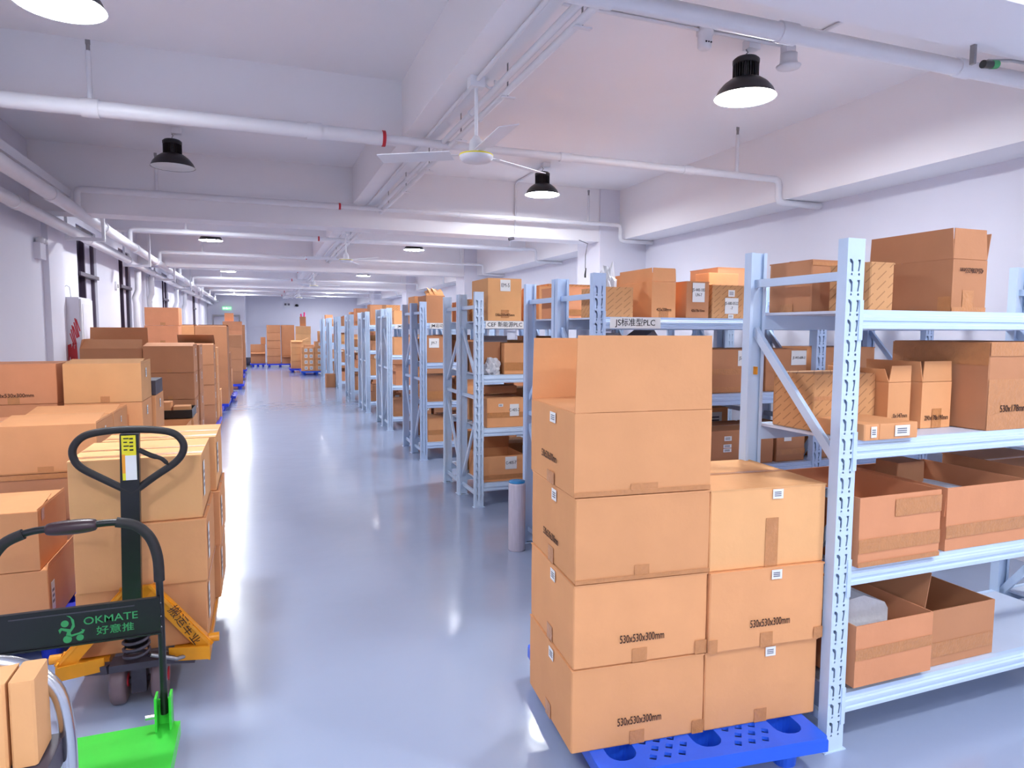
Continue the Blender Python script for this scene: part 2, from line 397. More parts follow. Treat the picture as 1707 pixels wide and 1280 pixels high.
copytree(L1, (-.87, 3.93, 3.205), 'large lit lamp cut by the upper left corner of the frame')
copytree(L1, (3.1, 7.30, 3.215), 'lit black bell lamp in the second ceiling bay on the right')
copytree(L1, (-.75, 10.2, 3.2), 'lit lamp hidden mostly behind the deep beam on the left, third of its row')
copytree(L1, (2.9, 10.2, 3.2), 'lit lamp hidden mostly behind the deep beam on the right, third of its row')
for i, y in enumerate((13.1, 16.8, 20.0, 23.3, 26.8, 30.2, 33.2)):
    o_ = ('fourth', 'fifth', 'sixth', 'seventh', 'eighth', 'ninth', 'tenth')[i]
    copytree(L1, (-.78, y, 3.2), 'lit lamp, %s of the left ceiling row counted from the camera' % o_)
    copytree(L1, (2.85, y, 3.2), 'lit lamp, %s of the right ceiling row counted from the camera' % o_)
for x, y, l in ((-.7, -.35, 'left'), (3.0, .35, 'right'), (1.2, -1.9, 'middle'), (-.7, -3.4, 'far left'), (3.0, -3.2, 'far right')):  # added fill lamps out of view, brightening the near end of the hall
    copytree(L1, (x, y, 3.2 if l != 'middle' else 2.75), 'added unseen fill lamp behind the camera, the %s one' % l)


# ------------------------------------------------------------------ ceiling pipes
def xpipe(y, label, xa=-1.62, xb=4.62, ra=.034, rb=.026, heads=(-1.0, 4.13), z=3.08, drop=True, elbow=True, mark=True):
    t = thing('sprinkler_pipe', label, 'pipe', (xa, y, z), 0, 'cross pipes under the ceiling')
    xm = .9
    MB().tube([(0,0,0),(xm-xa,0,0)], ra, 14).build('thick_run', M['pipe'], t)
    pts = [(xm-xa,0,0),(xb-xa-.05,0,0),(xb-xa-.015,0,-.015),(xb-xa,0,-.05)]
    if drop: pts += [(xb-xa,0,-.17),(xb-xa+.012,0,-.2),(xb-xa+.045,0,-.212),(XR-xa-.1,0,-.212),(XR-xa-.002,0,-.212)]
    MB().tube(pts, rb, 12).build('thin_run', M['pipe'], t)
    if elbow:
        MB().tube([(0,0,0),(-.07,0,0),(-.10,0,-.012),(-.115,0,-.045),(-.115,0,-.2)], ra, 12).build('elbow', M['pipe'], t)
    if mark: MB().tube([(xm-xa-.012,0,0),(xm-xa+.012,0,0)], ra*1.12, 14).build('red_band', M['red'], t, ).__setitem__('label', 'red coupling band')
    for hx in heads:
        r = MB().tube([(hx-xa,0,0),(hx-xa,0,.36)], .017, 8).build('riser', M['pipe'], t)
        MB().tube([(hx-xa,0,.36),(hx-xa,0,.40)], .012, 8).build('sprinkler_head', M['metal'], r)
        MB().box(hx-xa-.014, hx-xa+.014, -.004, .004, .40, .43).build('deflector', M['metal'], r)
    for cx in (-1.0, .4, 2.4, 3.6):
        if xa < cx < xb: MB().tube([(cx-xa-.05,0,0),(cx-xa+.05,0,0)], (ra if cx < xm else rb)*1.18, 14).build('coupling', M['pipe'], t)
    return t
xpipe(2.67, 'thick white pipe crossing the upper right corner, nearest of the cross pipes', xa=1.45, xb=5.4, ra=.05, rb=.042, heads=(), drop=False, elbow=False, mark=False, z=3.08)
xpipe(5.17, 'thick white pipe crossing the whole room overhead with a red band', ra=.052, rb=.032)
nm = ('second white cross pipe overhead, in front of the deep grey beam', 'white cross pipe just beyond the deep beam, third behind the thick one', 'fourth white cross pipe down the hall', 'fifth white cross pipe down the hall',
      'sixth white cross pipe down the hall', 'seventh white cross pipe down the hall', 'eighth white cross pipe down the hall', 'ninth white cross pipe, the farthest')
for y, l in zip((8.15, 11.15, 14.2, 17.6, 20.8, 24.2, 27.4, 30.6), nm): xpipe(y, l)
def longpipe(name, label, x, z, r, y0=YN, y1=32.8, every=2.2):
    t = thing(name, label, 'pipe', (x, y0, z))
    MB().tube([(0,0,0),(0,y1-y0,0)], r, 14).build('pipe_run', M['pipe'], t)
    y = 1.3
    while y < y1-y0:
        MB().tube([(0,y-.06,0),(0,y+.06,0)], r*1.15, 14).build('coupling', M['pipe'], t); y += every
    return t
longpipe('wall_pipe', 'thick white pipe running along the left wall, the upper one', -1.76, 2.87, .062)
longpipe('wall_pipe', 'thick white pipe running along the left wall, the lower one nearer the wall', -1.98, 2.75, .058, every=2.7)
tag(MB().box(-1.93, -1.83, YN, 9.0, 3.02, 3.10).build('cable_duct', M['pipe']), 'square white cable duct above the left wall pipes', 'duct')
for i, y in enumerate((5.4, 9.1, 12.6, 16.0, 19.6, 23.2)):
    t = thing('pipe_bracket', 'white U shaped bracket carrying the left wall pipes, %s from the camera' % ('first','second','third','fourth','fifth','sixth')[i], 'bracket', (-1.87, y, 2.66), 0, 'pipe brackets')
    MB().box(-.2, .2, -.02, .02, 0, .04).build('crossbar', M['pipe'], t)
    for x in (-.2, .17): MB().box(x, x+.03, -.02, .02, .04, ZC-2.66).build('hanger_strut', M['pipe'], t)
for i, y in enumerate((13.9, 15.5, 19.9, 22)):
    t = thing('downpipe', 'white downpipe on the left wall, %s from the camera' % ('first','second','third','fourth')[i], 'pipe', (-2.10, y, 0), 0, 'downpipes on the left wall')
    MB().tube([(0,0,.0),(0,0,2.1),(-.02,0,2.2),(0.04,0,2.35),(.04,0,2.7)], .055, 12).build('pipe_run', M['pipe'], t)
# centre conduits hung from rods
for x, z, l in ((1.41, 3.07, 'lower thin white conduit hung on rods along the middle of the ceiling'), (1.355, 3.095, 'upper thin white conduit hung on rods along the middle of the ceiling')):
    t = thing('ceiling_conduit', l, 'pipe', (x, 0, z), 0, 'conduits along the middle of the ceiling')
    MB().tube([(0,-4.9,0),(0,33,0)], .02, 8).build('pipe_run', M['pipe'], t)
    for k in range(16): MB().tube([(0,.2+k*2.1,0),(0,.25+k*2.1,0)], .025, 8).build('coupling', M['pipe'], t)
t = thing('ceiling_conduit', 'thin white conduit fixed to the underside of the long middle beam', 'pipe', (1.24, 0, 3.13), 0, 'conduits along the middle of the ceiling')
MB().tube([(0,-4.9,0),(0,33,0)], .013, 8).build('pipe_run', M['pipe'], t)
RO = ('first','second','third','fourth','fifth','sixth','seventh','eighth','ninth','tenth','eleventh','twelfth','thirteenth','fourteenth')
for i in range(14):
    y = 1.9 + i*1.0 if i < 8 else 9.2+(i-8)*2.2
    t = thing('hanger_rod', 'thin threaded rod holding the middle conduits, %s from the camera' % RO[i], 'rod', (1.425, y, 3.03), 0, 'hanger rods on the middle conduits')
    MB().tube([(0,0,.02),(0,0,ZC-3.03)], .0045, 6).build('rod', M['metal'], t)
    MB().box(-.045, .045, -.012, .012, .012, .02).build('clamp', M['pipe'], t)
# ceiling fans
fan0 = None
for i, y in enumerate((3.94, 10.5, 17.0, 23.6)):
    l = ('white ceiling fan with thin blades under the middle beam, nearest', 'second white ceiling fan down the hall', 'third white ceiling fan down the hall', 'fourth and farthest white ceiling fan')[i]
    if fan0 is None:
        t = fan0 = thing('ceiling_fan', l, 'fan', (1.24, y, 2.66), 0, 'ceiling fans')
        MB().box(-.045,.045,-.035,.035,.43,.493).build('mount_box', M['pipe'], t)
        MB().tube([(0,0,.1),(0,0,.45)], .011, 10).build('down_rod', M['pipe'], t)
        MB().tube([(.04,0,.47),(.08,0,.44),(.12,0,.45),(.12,0,.49)], .008, 6).build('cable', M['pipe'], t)
        MB().lathe([(0,0),(.085,.004),(.10,.02),(.102,.035),(.08,.05),(.045,.06),(.04,.12),(.018,.15),(0,.15)], 28).build('motor_hub', M['pipe'], t)
        MB().lathe([(.101,.033),(.104,.037),(.101,.042)], 28).build('trim_ring', M['yellow'], t)
        for k in range(3):
            a = .5 + k*2*PI/3; c_, s_ = math.cos(a), math.sin(a)
            b = MB(); b.bar((c_*.08, s_*.08, .045), (c_*.16, s_*.16, .045), .03, .004); 
            b.obox((c_*.38, s_*.38, .045), (c_*.23, s_*.23, 0), (-s_*.055, c_*.055, .012), (0,0,.0025)); b.build('blade', M['pipe'], t)
    else: copytree(fan0, (1.24, y, 2.66), l, rz=i*.7)
# small fittings on the ceiling
t = thing('ceiling_conduit', 'thin white conduit linking the fittings around the nearest right lamp', 'pipe', (1.4, 3.74, 3.565), 0, None)
MB().tube([(0,0,0),(2.0,0,0)], .012, 8).build('pipe_run', M['pipe'], t)
t = thing('smoke_detector', 'small white round detector on the ceiling left of the nearest right lamp', 'detector', (2.71, 3.74, 3.45))
MB().lathe([(0,0),(.03,0),(.042,.012),(.045,.05),(.045,.08),(.055,.09),(.055,.13),(0,.13)], 20).build('detector_body', M['pipe'], t)
b = MB()
for k in range(3): b.box(-.025+k*.018, -.015+k*.018, -.0465, -.04, .03, .037)
b.build('vents', M['dark'], t)
t = thing('ceiling_spotlight', 'small white round fixture on the ceiling right of the nearest right lamp', 'fixture', (3.37, 3.72, 3.42))
MB().lathe([(0,0),(.075,0),(.08,.012),(.06,.02),(.055,.05),(.055,.09),(0,.09)], 20).build('fixture_body', M['pipe'], t)
MB().box(-.045,.03,-.03,.03,.09,.16).build('bracket', M['pipe'], t)
t = thing('ceiling_conduit', 'short thin conduit on the ceiling running from the near beam to the thick pipe', 'pipe', (3.42, 2.1, 3.565)); MB().tube([(0,0,0),(0,1.5,0)], .011, 8).build('pipe_run', M['pipe'], t)
t = thing('ceiling_conduit', 'thin conduit from the second right lamp down the face of the deep beam', 'pipe', (3.16, 7.35, 3.565))
MB().tube([(0,0,0),(0,.93,0),(0,.985,-.03),(0,.985,-.66)], .012, 8).build('pipe_run', M['pipe'], t)
tag(MB().tube([(3.06,8.31,2.83),(3.13,8.31,2.85)], .02, 8).build('camera_dome', M['grey_dark']), 'small dark sensor hanging below the deep beam', 'sensor')
t = thing('beam_spotlight', 'small green and black spotlight under the near beam in the upper right corner', 'fixture', (2.93, 2.08, 2.80))
MB().tube([(0,0,0),(.05,0,.005)], .017, 12).build('lamp_tube', M['black'], t); MB().tube([(.05,0,.005),(.085,0,.01)], .018, 12).build('green_cap', M['green_d'], t)
MB().tube([(.03,.0,.018),(.2,.02,.05),(.6,.02,.06)], .007, 6).build('conduit', M['metal'], t); MB().box(-.07,-.055,-.01,.01,-.01,.07).build('clip', M['metal'], t)
t = thing('hanging_cable', 'thin cable with a dark plug hanging from the right end of the deep beam', 'cable', (4.17, 8.3, 2.37))
MB().tube([(.0,0,.12),(.0,0,.3),(.03,.0,.46),(-.1,0,.5)], .006, 6).build('cord', M['grey'], t); MB().tube([(0,0,0),(0,0,.04),(.01,0,.13)], [.014,.014,.008], 8).build('plug', M['black'], t)
# wall fittings
t = thing('emergency_light', 'white twin emergency light box high on the left wall', 'light', (XL+.0, 8.5, 2.38))
MB().box(0,.06,-.1,.1,0,.17).build('light_box', M['wall'], t)
for y in (-.05,.06): MB().lathe([(0,0),(.04,.01),(.045,.05),(.02,.07),(0,.07)], 14, c=(.05, y, .16)).build('light_head', M['pipe'], t)
t = thing('fire_cabinet', 'tall white cabinet on the left wall with red brush strokes', 'cabinet', (XL, 9.3, .8))
MB().box(0,.19,0,.6,0,1.22).build('cabinet_body', M['wall'], t)
dd = MB().box(.19,.21,.01,.59,.02,1.2).build('cabinet_door', M['pipe'], t); MB().box(.21,.214,.07,.53,.08,1.14).build('door_pane', M['wall'], dd)  # the pane's bright reflection is put into its white colour
b = MB()
for k in range(4): b.box(.214,.216,.12+.1*k,.18+.1*k,.55,.62)
b.build('red_lettering', M['red'], dd)
b = MB(); random.seed(3)
for k in range(13):
    x = .03+.0095*k; b.obox((x,-.0022-.0004*(k%3),.56+.012*math.sin(k*1.7)), (.008,0,.003), (0,.001,0), (.004*math.sin(k*2),0,.085+.03*math.sin(k*2.3)))
for k in range(7): b.obox((.105+.011*k,-.0022-.0003*(k%2),.72+.028*k), (.006,0,.0), (0,.001,0), (-.018,0,.07+.02*(k%3)))
for k in range(4): b.obox((.11+.014*k,-.003,.50-.03*k), (.012,0,.004), (0,.001,0), (.004,0,.012))
random.seed(7)
b.build('red_strokes', M['red'], t)
t = thing('cable_loop', 'white cable loop standing out of the cabinet top on the left wall', 'cable', (XL+.03, 9.4, 2.02)); MB().tube([(0,0,0),(0,0,.12),(.02,0,.14),(.05,0,.12),(.06,0,.0)], .006, 6).build('cord', M['pipe'], t)
t = thing('wall_switch', 'small beige switch box on the left wall between the first two windows', 'switch', (XL, 12.55, 2.28)); MB().box(0,.03,0,.14,0,.13).build('switch_body', M['paper'], t); MB().box(.03,.034,.08,.12,.03,.09).build('button', M['dark'], t)
t = thing('exit_sign', 'green illuminated exit sign with running figure above the far doorway', 'sign', (-1.57, 32.94, 2.50))
MB().box(0,.36,0,.05,0,.14).build('sign_panel', M['exit'], t)
b = MB(); b.box(.03,.10,-.004,0,.045,.095); b.obox((.16,-.002,.07),(.012,0,.02),(0,.002,0),(.02,0,-.012)); b.box(.17,.19,-.004,0,.03,.11); b.obox((.2,-.002,.05),(.02,0,-.012),(0,.002,0),(.006,0,.008)); b.box(.24,.33,-.004,0,.06,.08); b.build('pictogram', M['exit_w'], t)
t = thing('notice_plate', 'small grey twin lamp plate high on the far back wall', 'fixture', (1.12, YB-.04, 2.72))
MB().box(0,.34,0,.04,0,.12).build('plate', M['pipe'], t); b = MB(); b.box(.03,.13,-.03,0,.1,.2); b.box(.19,.29,-.03,0,.1,.2); b.build('lamp_heads', M['grey'], t)
tag(MB().lathe([(0,0),(.08,.02),(.09,.06),(.06,.12),(0,.13)], 16, c=(1.74, YB-.1, 2.76)).build('wall_camera', M['black']), 'small black dome camera on the far back wall', 'camera')
# ------------------------------------------------------------------ racks
PW, PD, PH = .085, .045, 2.0
def add_mesh(b, me): b.add([tuple(v.co) for v in me.vertices], [tuple(p.vertices) for p in me.polygons])
def circ(cx, cy, r, n=8): return [(cx+r*math.cos(2*PI*k/n), cy+r*math.sin(2*PI*k/n)) for k in range(n)]
def post_mesh(flip, m):
    sg = 1 if not flip else -1
    b = MB(); q = .075; n = 25
    hs = [[(.012,.064),(.022,.063),(.0305,.053),(.0305,.018),(.0215,.018),(.0215,.046),(.012,.054)],
          [(.053,.062),(.066,.062),(.064,.042),(.060,.019),(.053,.019),(.057,.040),(.057,.055),(.053,.055)],
          circ(.0245, .0075, .005, 6), circ(.0595, .0075, .0055, 6)]
    me = plate([[(0,0),(PW,0),(PW,q),(0,q)]], hs, .0025, 'p', m, lambda c: (c.x, 0 + sg*(.00125 + c.z), c.y))
    vs = [tuple(v.co) for v in me.vertices]; fs = [tuple(f.vertices) for f in me.polygons]
    for k in range(n): b.add([(v[0], v[1], v[2]+.06+k*q) for v in vs], fs)
    for z0, z1 in ((0,.06),(.06+n*q,PH)): b.box(0, PW, *sorted((0, sg*.0025)), z0, z1)
    y0, y1 = sorted((sg*.0025, sg*PD))
    b.box(0, .0025, y0, y1, 0, PH); b.box(PW-.0025, PW, y0, y1, 0, PH)
    yy = sorted((sg*(PD-.0025), sg*PD)); b.box(.0025, .017, *yy, 0, PH); b.box(PW-.017, PW-.0025, *yy, 0, PH)
    ym = sorted((sg*.03, sg*.032)); b.box(.0025, PW-.0025, *ym, 0.01, PH)
    ya, yb = sorted((-sg*.006, sg*(PD+.006))); b.box(-.012, PW+.012, ya, yb, 0, .004)
    return b.mesh('upright', m)
POST = {}
for k, m in (('s', M['steel']), ('w', M['steel_w'])):
    POST[k] = (post_mesh(False, m), post_mesh(True, m))
def beam_prof(sg, h=.075):
    o = [(0,0),(-.03,0),(-.036,.004),(-.036,.018),(-.030,.022),(-.030,.030),(-.036,.034),(-.036,.046),(-.030,.050),(-.030,.056),(-.024,.060),(-.024,h),(0,h)]
    return [(sg*a, b_) for a, b_ in o]
LV = (.222, .738, 1.237, 1.737)
def rack(label, x0, y0, bays=(1.75,), tone='s', mirror=False, depth=.565, levels=LV, group='steel racks', braces_at=None):
    """x0,y0: outer front corner of the aisle frame; bays: widths between frames"""
    t = thing('storage_rack', label, 'rack', (x0, y0, 0), 0, group); m = M['steel'] if tone == 's' else M['steel_w']
    xs = [0.0]
    for w in bays: xs.append(xs[-1]+w)
    for i, x in enumerate(xs):
        link('upright', POST[tone][0], t, (x, 0, 0)); link('upright', POST[tone][1], t, (x, depth, 0))
        a, c = .03, depth-.03
        xc = x+PW/2
        for z in (1.865, 1.02, .11): MB().bar((xc, a, z), (xc, c, z), .022, .034).build('cross_brace', m, t)
        fr, rr = (a, c) if not mirror else (c, a)
        MB().bar((xc, rr, 1.66), (xc, fr, 1.13), .02, .036).build('diagonal_brace', m, t)
        MB().bar((xc, fr, .93), (xc, rr, .2), .02, .036).build('diagonal_brace', m, t)
    for i in range(len(bays)):
        xa, xb = xs[i]+PW, xs[i+1]
        for z in levels:
            for sg, yy in ((1, .036), (-1, depth-.036)):
                bm_ = MB().prism([(yy+a, z-.075+b_) for a, b_ in beam_prof(sg)], xa, xb).build('shelf_beam', m, t)
                if i < 1 and sg > 0:
                    MB().box(xa-.018, xa+.001, -.004, 0, z-.115, z+.035).build('end_plate', m, bm_)
                    MB().box(xb-.001, xb+.018, -.004, 0, z-.115, z+.035).build('end_plate', m, bm_)
            MB().box(xa+.002, xb-.002, .037, depth-.037, z-.012, z-.001).build('shelf_deck', M['deck'], t)
    return t
ROWS = {1:(2.042,1.915), 2:(1.885,3.64), 3:(1.832,5.86), 4:(1.865,8.25), 5:(1.915,10.88), 6:(1.935,13.38), 7:(1.96,15.98), 8:(1.985,18.9), 9:(1.99,21.4), 10:(2.0,23.8)}
ordn = {1:'first',2:'second',3:'third',4:'fourth',5:'fifth',6:'sixth',7:'seventh',8:'eighth',9:'ninth',10:'tenth'}
rack('pale blue steel rack in the right foreground beside the carton stack on the blue pallet', ROWS[1][0], ROWS[1][1], (1.75, 1.1), 'w')
for k in range(2, 11):
    x, y = ROWS[k]
    tone = 's' if k in (2, 4) else 'w'
    rack('near half of the %s double rack row counted from the camera' % ordn[k], x, y, (1.75, 1.05), tone)
    rack('far half of the %s double rack row counted from the camera' % ordn[k], x, y+.578, (1.75, 1.05), tone, mirror=True)
def rack_sign(k, txt, xa, xb, z=1.665):
    x, y = ROWS[k]
    t = thing('shelf_sign', 'white paper sign lettered in black on the top beam of the %s rack row' % ordn[k], 'sign', ((xa+xb)/2, y-.0035, z+.036), 0, 'paper signs on the rack beams')
    MB().box(-(xb-xa)/2, (xb-xa)/2, 0, .0015, -.034, .034).build('paper', M['paper'], t)
    put_text(t, txt, .052, 'F', (0, -.0006, 0), M['black_ink'], 1.0, bold=True)
rack_sign(2, 'JS标准型PLC', 2.0, 2.36)
rack_sign(3, 'CEF 新能源PLC', 1.935, 2.31)
rack_sign(4, 'JM运动控制型PLC', 1.99, 2.42)
rack_sign(5, 'JM扩展模块', 2.04, 2.4)
t = tag(MB().box(2.143, 2.148, 2.425, 2.46, 1.44, 1.475).build('orange_tag', M['orange_l']), 'small orange edged tag on the rear post of the nearest rack', 'tag')
t.location = (-.062, 0, .02)

# --- goods on the nearest rack
Z1, Z2, Z3, Z4 = LV[3]+.001, LV[2]+.001, LV[1]+.001, LV[0]+.001
G1 = 'cartons on the nearest rack'
carton('taped brown carton on the top shelf between the two nearest rack posts', 2.175, 2.22, Z1, .44, .25, .215, m='kraft_b', group=G1, feats=[('tape','F',.0,.9,.35,.97),('tape','L',.3,0,.6,.16),('tape','F',.55,.25,.68,.7)])
carton('carton printed with diagonal lettering on the top shelf right of the nearest post', 2.205, 1.955, Z1, .122, .2, .182, m='printed', group=G1)
carton('tall opened carton with raised flaps and upside-down size print on the nearest rack top shelf', 2.752, 2.03, Z1, .208, .42, .225, m='kraft_b', open_=True,
       flaps={'F':(-2,.128),'L':(1,.128),'B':(-2,.12),'R':(14,.118)}, group=G1,
       feats=[('tape','F',.30,0,.62,.42),('tape','F',0,0,1,.10),('text','F','425x208x255mm',.030,.52,.80,.68,PI),('tape','L',.86,0,1,.3)])
carton('carton printed with diagonal lettering lying on the second shelf behind the front post', 2.15, 2.16, Z2, .345, .235, .235, m='printed', group=G1, feats=[('tape','F',.0,.55,.34,.62)])
carton('narrow opened carton with a raised flap, left of the size-printed one on the second shelf', 2.50, 2.1, Z2, .13, .32, .20, m='kraft', open_=True, flaps={'F':(5,.07),'L':(20,.06),'B':(0,.07)}, group=G1, feats=[('text','F','..0x147mm',.026,.5,.28)])
carton('opened carton printed 290x178x190mm standing on the second shelf', 2.66, 2.07, Z2, .178, .29, .20, m='kraft', open_=True, flaps={'F':(0,.088),'L':(6,.088),'B':(0,.08)}, group=G1, feats=[('tape','F',.36,.0,.68,.42),('text','F','290x178x190mm',.030,.5,.22,.68),('text','F','a',.0001,.5,.2)][:2])
carton('large tape-wrapped carton at the right end of the second shelf', 2.865, 1.93, Z2, .53, .46, .375, m='kraft_b', open_=False, seam=False, group=G1,
       feats=[('tape','F',0,.0,1,.58),('tape','F',.0,.84,1,1.0),('tape','L',0,.74,1,.99),('text','F','530x178mm',.042,.30,.24)])
for i, (x, w, l) in enumerate(((2.07, .14, 'flat small carton with a barcode sticker at the shelf edge beside the post'), (2.225, .205, 'flat small carton with a barcode sticker at the shelf edge, the right one'))):
    carton(l, x if i else 2.15, 1.90, Z2, w if i else .075, .24, .062, m='kraft', seam=False, group='flat cartons with barcodes', feats=[('sticker','F',.38,.18,.76,.86)])
ops = dict(open_=True)
t = carton('wide open-topped carton on the third shelf down beside the post', 2.15, 1.905, Z3, .44, .52, .275, m='kraft_p', open_=True, group=G1, feats=[('tape','F',0,.20,1,.40),('tape','F',.42,.68,1,.93),('tape','F',0,.0,1,.07)])
t = carton('open-topped carton with foam inside on the third shelf down, right of the first', 2.66, 1.93, Z3, .50, .5, .268, m='kraft_p', open_=True, flaps={'L':(178,.12)}, group=G1, feats=[('tape','F',0,.20,1,.40)])
carton('small closed carton peeking out of the open carton on the third shelf', 2.70, 2.2, Z3+.17, .17, .12, .15, m='kraft_b', seam=False)
tag(MB().prism([(2.72,.95),(2.9,.965),(3.08,.93),(3.08,.76),(2.72,.76)], 2.02, 2.3, 'y').build('foam_sheet', M['bubble']), 'white foam sheet inside the open carton on the third shelf', 'packing')
carton('open carton with a taped front on the lowest shelf beside the post', 2.155, 1.90, Z4+.03, .42, .5, .25, m='kraft_p', open_=True, group=G1, feats=[('tape','F',0,.44,1,.62)])
carton('open carton with wrinkled tape on the lowest shelf, right of the first', 2.60, 1.96, Z4, .44, .46, .245, m='kraft_b', open_=True, flaps={'L':(-14,.17),'B':(6,.16)}, group=G1, feats=[('tape','F',0,.16,.98,.42)])
tag(MB().prism([(2.2,.30),(2.2,.53),(2.36,.545),(2.48,.50),(2.50,.47),(2.50,.30)], 2.05, 2.34, 'y').build('foam_sheet', M['bubble']), 'white foam sheet standing in the open carton on the lowest shelf', 'packing')
carton('small carton with a paper label inside the lowest shelf carton', 2.62, 2.1, Z4+.12, .12, .16, .11, m='kraft_b', seam=False, feats=[('sticker','T',.2,.2,.8,.8)])
carton('dark brown carton printed with diagonal lettering at the far right of the top shelf', 3.95, 2.1, Z1, .5, .33, .25, m='printed', group=G1)
carton('brown closed carton at the right end of the third shelf of the nearest rack', 3.25, 1.95, Z3, .45, .45, .3, m='kraft_b', group=G1)

# --- goods on the second row, placed as in the photograph
G2 = 'cartons on the second rack row'
y2 = ROWS[2][1]
carton('carton printed with diagonal lettering beside the JS sign on the second rack row', 1.985, y2+.06, Z1, .21, .3, .185, m='printed', group=G2, seam=False, open_=True)
crumple('crumpled clear plastic bag in the printed carton beside the JS sign', 'bag', 2.08, y2+.2, Z1+.01, .075, .27, M['film'], 'plastic_bag', 4)
carton('tall plain carton with upright flaps on the second rack row top shelf', 2.35, y2+.09, Z1, .18, .42, .23, m='kraft', open_=True, flaps={'F':(0,.085),'L':(0,.085),'B':(0,.08),'R':(0,.08)}, group=G2, feats=[('tape','F',.3,0,.7,.2),('text','F','425x208mm',.028,.5,.22)])
carton('brown carton with handwritten note, left of a printed carton, second row top shelf', 2.60, y2+.07, Z1, .175, .26, .235, m='kraft_b', group=G2, feats=[('sticker','F',.24,.44,.78,.97,'JS-440-185\nUN-7',.028),('text','F','420x178x155mm',.024,.5,.2,.62)])
carton('carton printed with diagonal lettering and a white note on the second row top shelf', 2.80, y2+.07, Z1, .285, .28, .218, m='printed', group=G2, feats=[('sticker','F',.35,.14,.73,.62,'JS-680-0522\n-7',.028),('sticker','F',.44,.66,.62,.86),('sticker','F',.45,.0,.6,.12)])
carton('tall plain carton behind the printed one on the second row top shelf', 3.0, y2+.38, Z1, .26, .16, .33, m='kraft', group=G2, seam=False)
carton('taped carton with JS-680 note behind the opened foreground carton', 2.72, y2+.07, Z2, .50, .42, .29, m='kraft_b', group=G2, feats=[('tape','F',0,.02,1,.14),('tape','F',0,.42,1,.56),('sticker','F',.60,.62,.83,.98,'JS-680-05',.032)])
carton('long carton with a white note behind the front frame on the second row', 3.26, y2+.07, Z2, .36, .42, .29, m='kraft_b', group=G2, feats=[('sticker','F',.60,.62,.97,.97,'JS-W5-60R-3',.026),('tape','F',0,.02,1,.14)])
carton('carton with three stickers and a note on the third shelf of the second row', 2.74, y2+.06, Z3, .60, .42, .24, m='kraft_b', group=G2, feats=[('sticker','F',.30,.72,.40,.85),('sticker','F',.29,.52,.40,.62),('sticker','F',.29,.4,.4,.5),('sticker','F',.55,.3,.75,.82,'DBI',.04)])
carton('carton with a white note seen under the printed carton on the second row', 3.37, y2+.06, Z3, .25, .42, .24, m='kraft_b', group=G2, feats=[('sticker','F',.24,.6,.5,.97,'JS-W1-8',.03),('sticker','F',.06,.8,.16,.93),('tape','F',0,.2,1,.36)])
carton('brown carton beyond the second frame on the second rack row, third shelf', 3.76, y2+.07, Z2, .5, .42, .3, m='kraft_b', group=G2)
carton('brown carton beyond the second frame on the second rack row, second shelf', 3.76, y2+.07, Z3, .5, .42, .25, m='kraft_b', group=G2)
carton('plain carton on the second shelf of the second rack row next to the aisle', 2.0, y2+.07, Z2, .52, .42, .26, m='kraft', group=G2)
carton('open carton on the third shelf of the second rack row next to the aisle', 2.0, y2+.07, Z3, .5, .42, .26, m='kraft_p', open_=True, group=G2)
carton('printed carton on the second rack row lowest shelf, seen under the nearest rack', 3.76, y2+.07, Z4, .7, .42, .33, m='printed', group=G2)
carton('plain carton on the lowest shelf of the second rack row', 2.05, y2+.07, Z4, .52, .42, .27, m='kraft', group=G2)
tag(MB().prism([(2.05,Z2+.27),(2.12,Z2+.40),(2.24,Z2+.33),(2.38,Z2+.42),(2.5,Z2+.27)], y2+.1, y2+.35, 'y').build('folded_sheet', M['grey']), 'grey folded sheet lying on a carton below the JS sign', 'packing')

